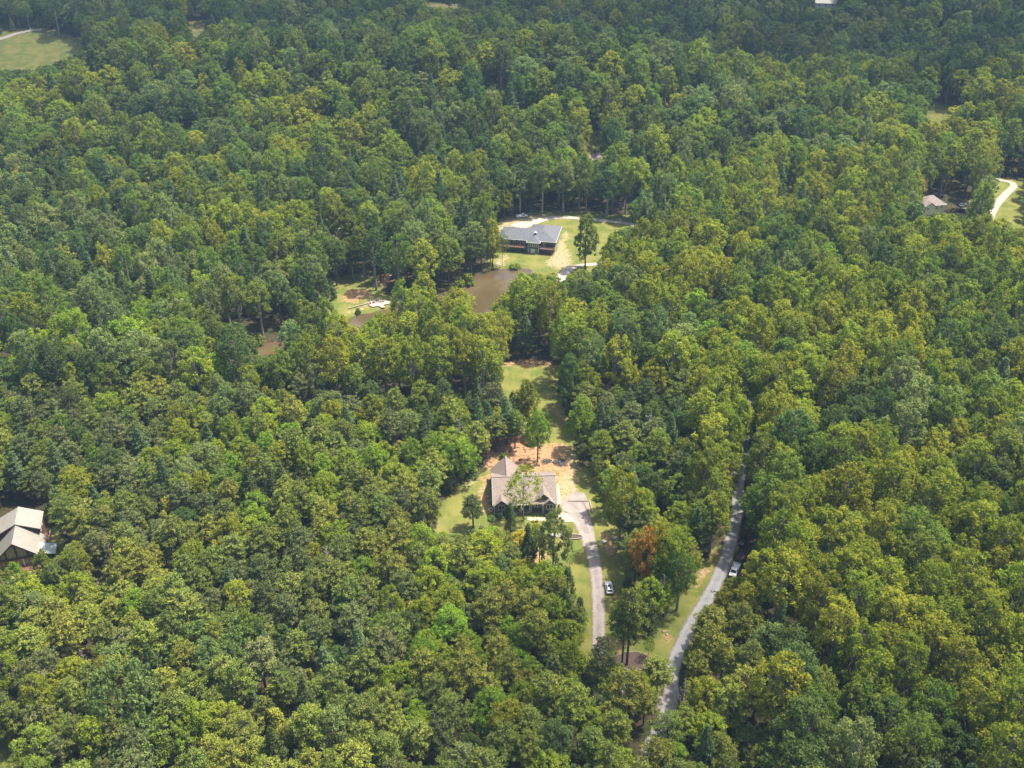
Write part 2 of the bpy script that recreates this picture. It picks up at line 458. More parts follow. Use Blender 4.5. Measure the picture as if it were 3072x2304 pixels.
def mask(polys, soft):
    m = np.zeros(GX.shape)
    for p in polys:
        lo, hi = p.min(0) - 12, p.max(0) + 12
        b = (GX > lo[0]) & (GX < hi[0]) & (GY > lo[1]) & (GY < hi[1])
        if b.any():
            k = soft * (1.0 if lo[1] < 500 else 3.0)
            m[b] = np.maximum(m[b], sstep(k, -k, sdf(GX[b], GY[b], p) + 0.6 * wob[b]))
    return m
zone = np.stack([mask(LAWN, 1.6), 0.60 * mask(DIRT, 2.4), 0.57 * mask(STRAW, 2.8), np.ones(GX.shape)], -1)
ny, nx = GX.shape
idx = np.arange(nx * ny).reshape(ny, nx)
quads = np.stack([idx[:-1, :-1], idx[:-1, 1:], idx[1:, 1:], idx[1:, :-1]], -1).reshape(-1, 4)
gm = fast_mesh('ground', np.stack([GX, GY, GZ], -1).reshape(-1, 3), quads)
ga = gm.attributes.new('zone', 'FLOAT_COLOR', 'POINT')
ga.data.foreach_set('color', zone.reshape(-1).astype(np.float32))
gm.polygons.foreach_set('use_smooth', np.ones(len(gm.polygons), bool))
link('ground', gm, M['ground'], kind='structure')

# pond water
cx, cy_ = POND.mean(0)
pv = [(x + (x - cx) * 0.015, y + (y - cy_) * 0.02, -0.42) for x, y in POND]
link('pond_water', raw_mesh('pond_water', pv, [tuple(reversed(range(len(pv))))]), M['water'], kind='structure')

# ------------------------------------------------------------------ roads and drives
rng = random.Random(7)
def ribbon(name, pts, widths, mat, lift, step=1.5):
    """a track through points on the ground (pixels), metre widths"""
    P = [Vector((*unproject(*p), 0)) for p in pts]
    dense, wd = [], []
    for i in range(len(P) - 1):
        p0, p1, p2, p3 = P[max(i - 1, 0)], P[i], P[i + 1], P[min(i + 2, len(P) - 1)]
        n = max(2, int((p2 - p1).length / step))
        for k in range(n):
            t = k / n
            q = 0.5 * ((2 * p1) + (p2 - p0) * t + (2 * p0 - 5 * p1 + 4 * p2 - p3) * t * t + (3 * p1 - p0 - 3 * p2 + p3) * t ** 3)
            dense.append(q); wd.append(widths[i] * (1 - t) + widths[i + 1] * t)
    dense.append(P[-1]); wd.append(widths[-1])
    cols = 7
    vs, fs, ed = [], [], []
    for i, q in enumerate(dense):
        d = dense[min(i + 1, len(dense) - 1)] - dense[max(i - 1, 0)]
        nrm = Vector((d.y, -d.x, 0)).normalized()
        for c in range(cols):
            a = c / (cols - 1) * 2 - 1
            w = wd[i] / 2 * (1 + (rng.uniform(-0.07, 0.07) if abs(a) == 1 else 0))
            v = q + nrm * a * w
            crown = 0.05 * (1 - a * a)
            vs.append((v.x, v.y, float(terrain(v.x, v.y)) + lift + crown)); ed.append(abs(a))
        if i:
            b = (i - 1) * cols
            fs += [(b + c, b + cols + c, b + cols + c + 1, b + c + 1) for c in range(cols - 1)]
    me = raw_mesh(name, vs, fs)
    at = me.attributes.new('edge', 'FLOAT', 'POINT')
    at.data.foreach_set('value', np.array(ed, np.float32))
    o = link(name, me, mat, kind='structure')
    return o, dense
def patch(name, pts, mat, lift, jit=0.0, th=None):
    vs = [gp(*p, lift) for p in pts]
    if th:
        return MB().slab(vs if Vector((vs[1] - vs[0])).cross(vs[2] - vs[1]).z > 0 else list(reversed(vs)), th).build(name, mat, kind='structure')
    me = raw_mesh(name, vs, [tuple(range(len(vs)))])
    if me.polygons[0].normal.z < 0:
        me.flip_normals()
    return link(name, me, mat, kind='structure')

ROAD = [(2330, 1000), (2275, 1150), (2245, 1235), (2232, 1330), (2222, 1400), (2216, 1460), (2212, 1530), (2200, 1595), (2176, 1680), (2142, 1760), (2112, 1812), (2078, 1868),
        (2050, 1925), (2024, 1985), (2013, 2030), (2014, 2080), (2004, 2130), (1985, 2180), (1955, 2240), (1900, 2330)]
road, ROAD_W = ribbon('paved_road', ROAD, [3.6] * 3 + [3.4] * 5 + [3.6] * 12, M['asphalt'], 0.06)
DRIVE = [(1716, 1515), (1735, 1540), (1752, 1580), (1772, 1640), (1786, 1700), (1793, 1760), (1796, 1830), (1796, 1900), (1800, 1960), (1820, 2020), (1860, 2062), (1930, 2090), (1996, 2112)]
drive, DRIVE_W = ribbon('gravel_driveway', DRIVE, [7.6, 6.4, 4.9, 4.0, 3.7, 3.5, 3.5, 3.5, 3.4, 3.3, 3.3, 3.6, 4.2], M['gravel'], 0.035)
patch('gravel_parking', [(1682, 1508), (1684, 1500), (1700, 1494), (1715, 1476), (1752, 1478), (1766, 1503), (1771, 1540), (1745, 1556), (1725, 1560), (1690, 1548)], M['gravel'], 0.012)
yard_drive, YD_W = ribbon('yard_drive', [(1545, 682), (1590, 668), (1630, 658), (1676, 652), (1750, 656), (1830, 664), (1885, 671), (1950, 690)], [10, 8, 5, 3.4, 3.2, 3.2, 3.2, 3.2], M['gravel_white'], 0.06)
ribbon('pond_track', [(1683, 845), (1686, 830), (1702, 812), (1730, 798), (1790, 792), (1850, 785), (1895, 783)], [3.5, 4.5, 5, 3, 3, 3, 3], M['gravel_white'], 0.06)
ribbon('white_gravel_lane', [(2965, 660), (2985, 620), (3015, 585), (3040, 560), (3035, 548), (3010, 542), (2985, 538)], [4.6, 4.4, 4.2, 4, 3.4, 3.2, 3], M['gravel_white'], 0.08)
ribbon('field_lane', [(-60, 130), (0, 118), (50, 102), (90, 93), (125, 90)], [7, 6, 5, 5, 4], M['gravel_white'], 0.3, 4)
patch('lane_end', [(3050, 378), (3110, 385), (3110, 400), (3040, 388)], M['gravel_white'], 0.25)

# concrete by the brown house
arc = [(1682, 1538)] + [(1682 + 42 * math.sin(t), 1538 + 30 - 30 * math.cos(t)) for t in np.linspace(0.05, math.pi / 2, 8)] + [(1720, 1566), (1660, 1566), (1660, 1552)]
patch('concrete_patio', arc, M['concrete'], 0.09, th=0.14)
patch('concrete_walkway', [(1582, 1552), (1658.5, 1553), (1658.5, 1563), (1590, 1563), (1582, 1560)], M['concrete'], 0.085, th=0.14)
patch('concrete_apron', [(1671.5, 1450), (1677, 1450), (1683, 1500), (1680, 1530), (1673.5, 1530)], M['concrete'], 0.08, th=0.13)
# ------------------------------------------------------------------ building parts
def window(parent, u0, u1, w0, w1, v, mull=1, side='v', out=-1, trim='trim_white', bar=0.11):
    """framed window on the wall plane v (or u when side == 'u'); frame > pane"""
    f, g = MB(), MB()
    a, b = sorted((v + out * 0.09, v - out * 0.02))
    ga_, gb_ = sorted((v + out * 0.035, v - out * 0.02))
    def bx(mb, p0, p1, q0, q1, s, t):
        if side == 'v':
            mb.box(p0, p1, s, t, q0, q1)
        else:
            mb.box(s, t, p0, p1, q0, q1)
    bx(f, u0, u1, w0, w0 + bar, a, b); bx(f, u0, u1, w1 - bar, w1, a, b)
    bx(f, u0, u0 + bar, w0 + bar, w1 - bar, a, b); bx(f, u1 - bar, u1, w0 + bar, w1 - bar, a, b)
    for k in range(mull):
        c = u0 + (u1 - u0) * (k + 1) / (mull + 1)
        bx(f, c - bar * 0.4, c + bar * 0.4, w0 + bar, w1 - bar, a + 0.005, b - 0.005)
    o = f.build('window', M[trim], parent)
    for k in range(mull + 1):
        s0 = u0 + (u1 - u0) * k / (mull + 1) + bar * 0.5; s1 = u0 + (u1 - u0) * (k + 1) / (mull + 1) - bar * 0.5
        g = MB(); bx(g, s0, s1, w0 + bar * 0.6, w1 - bar * 0.6, ga_, gb_)
        g.build('pane', M['glass'], o)
    return o
def gable_roof(mb, c, half, over, v0, v1, eave, apex, th=0.16):
    k = (apex - eave) / half
    for s in (-1, 1):
        lo = (c + s * (half + over), eave - k * over)
        pts = [(c, v0, apex), (lo[0], v0, lo[1]), (lo[0], v1, lo[1]), (c, v1, apex)]
        mb.slab(pts if s < 0 else list(reversed(pts)), th)
    return mb
def gable_wall(mb, u0, u1, v0, v1, eave, apex, base=0.0):
    c = (u0 + u1) / 2
    return mb.slab([(u0, v0, base), (u0, v0, eave), (c, v0, apex), (u1, v0, eave), (u1, v0, base)], v1 - v0, (0, 1, 0))

# ------------------------------------------------------------------ brown house by the gravel drive
def brown_house():
    base = gp(1483.3, 1545)
    h = empty('brown_house', base, math.radians(2.6))
    tag(h, 'brown single storey house with tan shingle roof and two front gables', 'house')
    E, W, R = 3.75, 17.5, 4.35
    k = R / 7.65
    mw = lambda v: E + (v + 0.35) * k
    MB().box(0.0, W, 7.3, 14.6, 0, E - 0.25).box(0.06, 4.0, 0.22, 7.3, 0, E - 0.27).box(10.7, W - 0.06, 1.1, 7.3, 0, E - 0.27).build('wall', M['siding_brown'], h)
    for u in (0.0, W - 0.2):
        MB().slab([(u, 14.58, 0), (u, 14.58, E - 0.3), (u, 7.3, E + R - 0.28), (u, 0.25, E - 0.1), (u, 0.25, 0)], 0.2, (1, 0, 0)).build('side_wall', M['siding_brown'], h)
    gable_wall(MB(), 0.0, 4.1, 0.0, 0.2, E - 0.2, E + 1.75).build('front_gable', M['siding_brown'], h)
    gable_wall(MB(), 10.6, W, 0.9, 1.1, E - 0.2, E + 2.85).build('front_gable', M['siding_brown'], h)
    gable_wall(MB(), 13.9, W - 0.02, 0.0, 0.9, E - 0.2, E + 1.45).build('front_gable', M['siding_brown'], h)
    MB().box(4.1, 10.6, 2.4, 2.6, 0, E + 0.6).build('entry_wall', M['siding_brown'], h)
    MB().box(4.2, 10.5, 0.4, 2.4, 0, 0.35).build('porch_floor', M['concrete'], h)
    for u in (5.2, 7.6, 10.0):
        MB().box(u, u + 0.2, 0.35, 0.55, 0.35, E - 0.12).build('porch_post', M['trim_white'], h)
    d = MB().box(6.6, 7.6, 2.33, 2.4, 0.36, 2.5).build('front_door', M['wood_dark'], h)
    MB().box(7.42, 7.5, 2.26, 2.33, 1.35, 1.5).build('handle', M['rim'], d)
    window(h, 4.6, 6.0, 1.2, 2.7, 2.4); window(h, 8.4, 9.8, 1.2, 2.7, 2.4)
    for c, w in ((2.05, 1.85),):
        window(h, c - 0.92, c + 0.92, 1.75, 3.35, 0.0)
    window(h, 11.45, 13.3, 1.75, 3.4, 0.9); window(h, 14.85, 16.7, 1.6, 3.3, 0.0)
    window(h, 3.5, 4.7, 1.3, 2.7, 0.0, side='u', out=-1); window(h, 9.5, 11.0, 1.3, 2.7, 0.0, side='u', out=-1)
    g = MB().box(W, W + 0.06, 4.2, 9.2, 0.05, 2.5).build('garage_door', M['door_white'], h)
    MB().box(W + 0.06, W + 0.09, 4.4, 9.0, 1.22, 1.27).build('panel_joint', M['plastic_dark'], g)
    # roof
    rf = MB()
    rf.slab([(-0.45, 7.3, E + R), (-0.45, -0.35, E), (W + 0.45, -0.35, E), (W + 0.45, 7.3, E + R)], 0.18)
    rf.slab([(W + 0.45, 7.3, E + R), (W + 0.45, 14.95, E), (-0.45, 14.95, E), (-0.45, 7.3, E + R)], 0.18)
    roof = rf.build('roof', M['shingle_tan'], h)
    MB().bar((-0.45, 7.3, E + R + 0.03), (W + 0.45, 7.3, E + R + 0.03), 0.4, 0.1).build('ridge_cap', M['shingle_tan'], roof)
    for uu in (5.4, 12.2):
        MB().tube([(uu, 9.0, E + R - 1.1), (uu, 9.0, E + R - 0.3)], [0.09, 0.09], 8).build('vent_pipe', M['plastic_dark'], roof)
    for c, half, v0, ap in ((2.05, 2.05, -0.4, E + 1.85), (14.05, 3.45, 0.5, E + 3.0), (15.7, 1.8, -0.4, E + 1.55)):
        vb = (ap - E) / k - 0.35 + 0.15
        r = gable_roof(MB(), c, half, 0.42, v0, vb if c != 15.7 else 2.2, E, ap).build('gable_roof', M['shingle_tan'], h)
        kk = (ap - E) / half
        t = MB()
        for s in (-1, 1):
            t.bar((c, v0 - 0.03, ap - 0.14), (c + s * (half + 0.42), v0 - 0.03, E - kk * 0.42 - 0.14), 0.05, 0.2)
        t.build('rake_board', M['trim_white'], r)
    # rear wing
    gable_wall(MB(), -0.1, 8.0, 17.0, 17.2, E - 0.2, E + 3.9).build('rear_gable', M['siding_brown'], h)
    MB().box(-0.08, 0.12, 14.6, 17.0, 0, E - 0.2).build('rear_wall', M['siding_brown'], h)
    MB().box(7.78, 7.98, 14.6, 17.0, 0, E - 0.2).build('rear_wall', M['siding_brown'], h)
    rr = gable_roof(MB(), 3.95, 4.05, 0.45, 7.5, 17.6, E, E + 4.15).build('rear_roof', M['shingle_tan'], h)
    MB().bar((3.95, 7.6, E + 4.18), (3.95, 17.6, E + 4.18), 0.35, 0.1).build('ridge_cap', M['shingle_tan'], rr)
    kr = 4.15 / 4.05
    for s, uu in ((-1, 1.6), (1, 6.4)):
        z = E + 4.15 - abs(uu - 3.95) * kr
        MB().bar((uu - 0.1 * s, 11.0, z + 0.06), (uu + 0.7 * s, 11.0, z + 0.06 - 0.7 * kr), 1.1, 0.16).build('dark_slit', M['glass'], rr)  # low dark glass box on each slope of the wing roof
    # gutters, corner boards and downspouts
    for u in (-0.06, 4.04, 10.54, 13.84, W - 0.08):
        v = 0.9 if u == 10.54 else 0.0
        MB().box(u, u + 0.14, v - 0.05, v + 0.1, 0.0, E - 0.22).build('corner_board', M['trim_white'], h)
    for a, b in ((4.3, 10.3),):
        MB().box(a, b, -0.5, -0.36, E - 0.12, E + 0.02).build('gutter', M['trim_white'], h)
    MB().box(13.65, 13.75, 0.75, 0.85, 0.1, E - 0.3).build('downspout', M['trim_white'], h)
    for s, u in ((-1, -0.47), (1, W + 0.43)):
        t = MB()
        t.bar((u, -0.35, E - 0.1), (u, 7.3, E + R - 0.1), 0.05, 0.22).bar((u, 7.3, E + R - 0.1), (u, 14.95, E - 0.1), 0.05, 0.22)
        t.build('rake_board', M['trim_white'], h)
    return h
HOUSE1 = brown_house()

# ------------------------------------------------------------------ house with the decks beyond the pond
def hip(mb, u0, u1, v0, v1, e, rise, th=0.15, axis='u', drop=0.0):
    D = (v1 - v0) / 2 if axis == 'u' else (u1 - u0) / 2
    z = e - drop
    A, B, C, Dd = (u0, v0, z), (u1, v0, z), (u1, v1, z), (u0, v1, z)
    if axis == 'u':
        r0, r1 = (u0 + D, v0 + D, z + rise), (u1 - D, v0 + D, z + rise)
        faces = ([A, B, r1, r0], [B, C, r1], [C, Dd, r0, r1], [Dd, A, r0])
    else:
        r0, r1 = (u0 + D, v0 + D, z + rise), (u0 + D, v1 - D, z + rise)
        faces = ([A, B, r0], [B, C, r1, r0], [C, Dd, r1], [Dd, A, r0, r1])
    for f in faces:
        mb.slab(f, th)
    return r0, r1
def deck_house():
    base = gp(1664, 759)
    h = empty('deck_house', base, math.radians(-10.5))
    tag(h, 'dark green house with charcoal hipped roof and brown decks beyond the pond', 'house')
    E, L = 5.25, 25.0
    MB().box(-L, 0, 0.2, 12.6, 2.6, E - 0.05).box(-12.4, 0.02, 12.6, 17.6, 2.6, E - 0.06).build('wall', M['siding_green'], h)
    MB().box(-L + 0.05, -0.05, 0.25, 12.5, -0.3, 2.6).box(-12.3, -0.03, 12.5, 17.5, -0.3, 2.6).build('foundation_wall', M['block_grey'], h)
    rf = MB(); hip(rf, -L - 0.55, 0.55, -0.5, 13.1, E, 2.95)
    roof = rf.build('roof', M['shingle_grey'], h)
    rw = MB(); hip(rw, -12.9, 0.53, -0.48, 18.2, E, 2.92, axis='v', drop=0.03)
    rw.build('wing_roof', M['shingle_grey'], h)
    t = MB()
    for a, b in (((-L - 0.6, -0.55), (-12.1, -0.55)), ((-6.2, -0.55), (0.6, -0.55)), ((0.6, -0.55), (0.6, 18.25)), ((-L - 0.6, -0.55), (-L - 0.6, 13.1))):
        t.bar((*a, E - 0.1), (*b, E - 0.1), 0.1, 0.24)
    t.build('fascia', M['trim_white'], h)
    ch = MB().box(-9.6, -8.7, 2.3, 3.1, E + 0.4, E + 2.5).build('chimney', M['brick_dark'], roof)
    MB().box(-9.7, -8.6, 2.2, 3.2, E + 2.5, E + 2.7).box(-9.35, -8.95, 2.5, 2.9, E + 2.7, E + 3.2).build('chimney_cap', M['trim_white'], ch)
    for u in (-16.0, -6.0):
        MB().tube([(u, 4.2, E + 1.4), (u, 4.2, E + 2.5)], [0.1, 0.1], 8).build('vent_pipe', M['plastic_dark'], roof)
    # projecting bay
    bay = MB()
    bp = [(-11.6, 0.2), (-11.6, -2.0), (-6.9, -2.0), (-6.9, 0.2)]
    MB().slab([(*p, E - 0.08) for p in reversed(bp)], E - 0.08 - 2.2).build('bay_wall', M['siding_green'], h)
    MB().slab([(*p, 2.2) for p in [(-11.5, 0.2), (-11.5, -1.9), (-7.0, -1.9), (-7.0, 0.2)][::-1]], 2.4).build('bay_base', M['block_grey'], h)
    for c in (-11.65, -7.0):
        MB().box(c, c + 0.15, -2.08, -1.9, 0, E - 0.1).build('corner_board', M['trim_white'], h)
    br = MB()
    ap = (-9.25, 0.6, E + 1.75); A, B, C, D_ = (-12.2, -2.6, E), (-6.3, -2.6, E), (-6.3, 0.9, E + 0.02), (-12.2, 0.9, E + 0.02)
    bk = (-9.25, 3.2, E + 1.75)
    for f in ([A, B, ap], [B, C, bk, ap], [D_, A, ap, bk]):
        br.slab(f, 0.14)
    b_o = br.build('bay_roof', M['shingle_grey'], h)
    MB().bar((-12.25, -2.65, E - 0.1), (-6.25, -2.65, E - 0.1), 0.1, 0.22).bar((-12.25, -2.65, E - 0.1), (-12.25, 0, E - 0.1), 0.1, 0.22).bar((-6.25, -2.65, E - 0.1), (-6.25, 0, E - 0.1), 0.1, 0.22).build('fascia', M['trim_white'], b_o)
    for a in range(5):
        u = -11.2 + a * 0.8
        window(h, u, u + 0.8, 3.0, 4.75, -2.0, mull=0, bar=0.1)
    d = MB().box(-10.3, -8.6, -1.99, -1.9, 0.0, 2.1).build('double_door', M['door_white'], h)
    MB().box(-9.47, -9.43, -2.01, -1.99, 0.05, 2.05).build('door_joint', M['plastic_dark'], d)
    # openings along the decks
    for u0, u1 in ((-23.5, -22.0), (-21.2, -19.7), (-18.8, -17.6), (-16.6, -15.4), (-14.4, -12.9), (-5.9, -5.0), (-4.9, -4.0)):
        window(h, u0, u1, 2.75 if u1 - u0 < 1.4 else 3.3, 4.75, 0.2, mull=0 if u1 - u0 < 1.4 else 1)
    MB().box(-3.4, -0.6, 0.12, 0.2, 2.75, 4.8).build('porch_screen', M['glass'], h)
    window(h, 6.0, 7.6, 3.3, 4.7, 0.02, side='u', out=1); window(h, 11.0, 12.6, 3.3, 4.7, 0.02, side='u', out=1)
    for u0, u1, nm in ((-24.2, -12.3, 5), (-6.4, -0.1, 4)):
        dk = MB().box(u0, u1, -2.7, 0.15, 2.35, 2.55).build('deck', M['deck_brown'], h)
        r = MB()
        r.box(u0, u1, -2.72, -2.62, 3.4, 3.52).box(u0, u0 + 0.1, -2.62, 0.1, 3.4, 3.52).box(u1 - 0.1, u1, -2.62, 0.1, 3.4, 3.52)
        n = int((u1 - u0) / 0.28)
        for i in range(n + 1):
            u = u0 + 0.05 + (u1 - u0 - 0.1) * i / n
            r.box(u - 0.03, u + 0.03, -2.70, -2.64, 2.55, 3.4)
        r.build('railing', M['deck_brown'], dk)
        for i in range(nm):
            u = u0 + 0.15 + (u1 - u0 - 0.3) * i / (nm - 1)
            MB().box(u - 0.1, u + 0.1, -2.6, -2.4, -0.2, 2.35).build('deck_post', M['deck_brown'], dk)
        if nm == 4:
            for i in range(1, 12):
                u = u0 + (u1 - u0) * i / 12
                MB().box(u - 0.12, u + 0.12, -2.38, -2.32, 0.0, 2.34).build('skirt_board', M['deck_brown'], dk)
    return h
HOUSE2 = deck_house()

# ------------------------------------------------------------------ timber house with the pale metal roof
def timber_house():
    base = gp(60, 1702)
    h = empty('timber_house', base, math.radians(16.3))
    tag(h, 'dark timber house with cream metal gable roofs and glazed front truss', 'house')
    E, A, U = 2.9, 8.4, 6.0
    MB().box(-5.4, 5.4, 0.5, 8.2, 0, E + 0.2).build('wall', M['wood_dark'], h)
    gable_wall(MB(), -5.4, 5.4, 0.45, 0.6, E - 0.1, A - 0.7).build('front_gable', M['panel_buff'], h)
    # truss in front of the gable
    def gz(u): return A - 0.35 - abs(u) * (A - E) / U
    for u in (-2.5, 0.15, 2.8):
        MB().box(u - 0.17, u + 0.17, -0.1, 0.4, E + 0.2, gz(u)).build('truss_post', M['wood_dark'], h)
    MB().box(-5.5, 5.5, -0.12, 0.42, E - 0.2, E + 0.2).build('tie_beam', M['wood_dark'], h)
    for s in (-1, 1):
        MB().bar((0, 0.1, A - 0.42), (s * 5.9, 0.1, E - 0.3), 0.5, 0.35).build('truss_rafter', M['wood_dark'], h)
    for u in (-5.2, 1.4, 5.1):
        MB().box(u - 0.14, u + 0.14, -0.2, 0.1, 0, E - 0.2).build('porch_post', M['wood_dark'] if u != 1.4 else M['trim_white'], h)
    for u in (-4.2, -2.8, -1.4, 2.6, 3.9):
        window(h, u, u + 1.1, 0.5, 2.5, 0.5, mull=0, trim='wood_dark')
    MB().box(-5.6, 5.6, -2.2, 0.45, 0, 0.22).build('porch_floor', M['wood_red'], h)
    lr = gable_roof(MB(), 0, U, 0.5, -0.35, 8.6, E, A, 0.14).build('front_roof', M['metal_cream'], h)
    kk = (A - E) / U
    for s in (-1, 1):
        for i in range(21):
            v = -0.3 + i * 0.43
            MB().bar((0, v, A + 0.02), (s * (U + 0.5), v, E - kk * 0.5 + 0.02), 0.04, 0.05).build('roof_seam', M['metal_cream'], lr)
        MB().bar((0, -0.4, A - 0.1), (s * (U + 0.5), -0.4, E - kk * 0.5 - 0.1), 0.06, 0.22).build('rake_board', M['wood_dark'], lr)
    # rear block, taller walls and a flatter roof
    MB().box(-5.0, 5.0, 8.2, 15.0, 0, 6.1).build('rear_wall', M['wood_red'], h)
    gable_wall(MB(), -5.0, 5.0, 8.15, 8.2, 6.1, 8.35, 2.0).build('rear_front_gable', M['wood_dark'], h)
    ur = gable_roof(MB(), 0, 5.0, 0.75, 7.5, 15.4, 6.25, 8.75, 0.16).build('rear_roof', M['metal_cream'], h)
    for s in (-1, 1):
        for i in range(19):
            v = 7.6 + i * 0.43
            MB().bar((0, v, 8.77), (s * 5.75, v, 8.75 - 0.5 * 5.75 + 0.02), 0.04, 0.05).build('roof_seam', M['metal_cream'], ur)
    MB().bar((0, 7.5, 8.8), (0, 15.4, 8.8), 0.3, 0.08).build('ridge_cap', M['metal_cream'], ur)
    # flared porch roofs at both sides
    for s in (-1, 1):
        pts = [(s * 5.2, 0.2, E + 0.75), (s * 9.4, 0.2, 2.35), (s * 9.4, 4.6, 2.35), (s * 5.2, 4.6, E + 0.75)]
        pr = MB().slab(pts if s < 0 else pts[::-1], 0.12).build('porch_roof', M['metal_sage'], h)
        for v in (0.4, 4.4):
            MB().box(s * 9.1 - 0.1, s * 9.1 + 0.1, v - 0.1, v + 0.1, 0, 2.3).build('porch_post', M['wood_dark'], h)
    for v in (9.5, 12.0):
        window(h, v, v + 1.2, 3.4, 5.0, 5.0, side='u', out=1)
    for i, u in enumerate((5.9, 7.0, 8.1)):
        pass
    rl = MB()
    rl.bar((5.1, 7.2, 1.1), (6.6, 7.2, 1.1), 0.08).bar((6.6, 7.2, 1.1), (6.6, 13.0, 1.1), 0.08)
    for i in range(14):
        rl.bar((6.6, 7.2 + i * 0.44, 0.1), (6.6, 7.2 + i * 0.44, 1.1), 0.05)
    rl.build('side_railing', M['trim_white'], h)
    MB().box(5.0, 6.6, 7.1, 13.0, 0, 0.2).build('side_deck', M['wood_red'], h)
    return h
HOUSE3 = timber_house()

# ------------------------------------------------------------------ small houses farther off
def far_house(px, py, rz, w, d, e, rise, wall, roof, label, name='far_house', lift=0.0, wins=3, hipped=False):
    b = gp(px, py)
    h = empty(name, b, math.radians(rz))
    tag(h, label, 'house')
    MB().box(-w / 2, w / 2, 0, d, -0.6, e).build('wall', M[wall], h)
    rf = MB()
    if hipped:
        hip(rf, -w / 2 - 0.5, w / 2 + 0.5, -0.5, d + 0.5, e, rise)
    else:
        rf.slab([(-w / 2 - 0.5, d / 2, e + rise), (-w / 2 - 0.5, -0.5, e), (w / 2 + 0.5, -0.5, e), (w / 2 + 0.5, d / 2, e + rise)], 0.18)
        rf.slab([(w / 2 + 0.5, d / 2, e + rise), (w / 2 + 0.5, d + 0.5, e), (-w / 2 - 0.5, d + 0.5, e), (-w / 2 - 0.5, d / 2, e + rise)], 0.18)
        for u in (-w / 2 + 0.02, w / 2 - 0.22):
            MB().slab([(u, 0, e - 0.02), (u, d / 2, e + rise - 0.35), (u, d, e - 0.02)][::-1], 0.2, (1, 0, 0)).build('gable_end', M[wall], h)
    r = rf.build('roof', M[roof], h)
    MB().box(w * 0.2, w * 0.2 + 0.8, d * 0.55, d * 0.55 + 0.8, e + rise * 0.5, e + rise + 0.9).build('chimney', M['brick_dark'], r)
    for k in range(wins):
        c = -w / 2 + w * (k + 0.5) / wins
        window(h, c - 0.65, c + 0.65, e - 2.0, e - 0.6, 0.0)
    return h
def taupe_house():
    b = gp(2768, 645)
    h = empty('taupe_roof_house', b, math.radians(12))
    tag(h, 'white walled house with taupe hipped roof beside the white gravel lane', 'house')
    MB().box(0, 11.0, 0, 9.0, -0.3, 4.6).build('wall', M['wall_white'], h)
    rf = MB(); hip(rf, -0.5, 11.5, -0.5, 9.5, 4.6, 3.3)
    rf.build('roof', M['shingle_taupe'], h)
    gable_wall(MB(), 0.3, 4.9, -0.8, 0.0, 4.5, 6.0).build('front_gable', M['wall_white'], h)
    gable_roof(MB(), 2.6, 2.5, 0.4, -1.2, 3.0, 4.65, 6.4).build('gable_roof', M['shingle_taupe'], h)
    window(h, 1.0, 2.2, 2.6, 4.0, -0.8); window(h, 6.0, 7.4, 2.4, 3.8, 0.0); window(h, 8.4, 9.8, 2.4, 3.8, 0.0)
    MB().bar((-0.55, -0.55, 4.5), (11.55, -0.55, 4.5), 0.1, 0.22).bar((11.55, -0.55, 4.5), (11.55, 9.5, 4.5), 0.1, 0.22).build('fascia', M['trim_white'], h)
    return h
HOUSE4 = taupe_house()
far_house(2476, 24, -8, 15, 9, 3.4, 3.4, 'wall_white', 'metal_cream', 'small white house with pale roof on the far hazy hillside', 'white_house')
far_house(437, 548, 4, 17, 9, 3.0, 1.7, 'wall_white', 'shingle_grey', 'long low grey roofed house sunk among trees past the pond', 'grey_roof_house')
far_house(132, 482, 0, 11, 8, 3.0, 2.4, 'wall_white', 'shingle_grey', 'small grey roofed house with a scrap of lawn among dark trees', 'woodland_cabin')
far_house(1786, 497, 28, 9, 7, 2.8, 2.6, 'wall_white', 'shingle_taupe', 'taupe roofed outbuilding among trees behind the deck house', 'outbuilding')
sh = far_house(1021, 728, 45, 4.5, 4.5, 2.6, 3.6, 'wood_red', 'shingle_taupe', 'small shed with steep pinkish brown peaked roof above the pond bank', 'shed', wins=1)
sh['category'] = 'shed'

# ------------------------------------------------------------------ vehicles
def lathe_wheel(parent, x, y, r, w):
    t = MB(); n = 14
    ring = []
    for (rr, xx) in ((r * 0.62, -w / 2), (r * 0.94, -w / 2), (r, -w / 2 + 0.04), (r, w / 2 - 0.04), (r * 0.94, w / 2), (r * 0.62, w / 2)):
        ring.append([(x + xx, y + rr * math.cos(2 * math.pi * k / n), r + rr * math.sin(2 * math.pi * k / n)) for k in range(n)])
    vs = [p for q in ring for p in q]
    fs = [(i * n + k, i * n + (k + 1) % n, ((i + 1) % 6) * n + (k + 1) % n, ((i + 1) % 6) * n + k) for i in range(6) for k in range(n)]
    wh = t.add(vs, fs).build('wheel', M['tyre'], parent)
    MB().tube([(x - w * 0.42, y, r), (x + w * 0.42, y, r)], [r * 0.63, r * 0.63], 12).build('rim', M['rim'], wh)
def loft(mb, secs, n=5):
    """secs: (y, half width, z bottom, z top, top half width)"""
    base = len(mb.v)
    m = 8
    for (y, hw, z0, z1, tw) in secs:
        zz = z1 - z0
        prof = [(-hw * 0.9, z0), (-hw, z0 + zz * 0.25), (-hw, z0 + zz * 0.7), (-tw, z1), (tw, z1), (hw, z0 + zz * 0.7), (hw, z0 + zz * 0.25), (hw * 0.9, z0)]
        mb.v += [(x, y, z) for x, z in prof]
    for i in range(len(secs) - 1):
        for k in range(m):
            mb.f.append((base + i * m + k, base + i * m + (k + 1) % m, base + (i + 1) * m + (k + 1) % m, base + (i + 1) * m + k))
    mb.f.append(tuple(base + k for k in reversed(range(m)))); mb.f.append(tuple(base + (len(secs) - 1) * m + k for k in range(m)))
    return mb
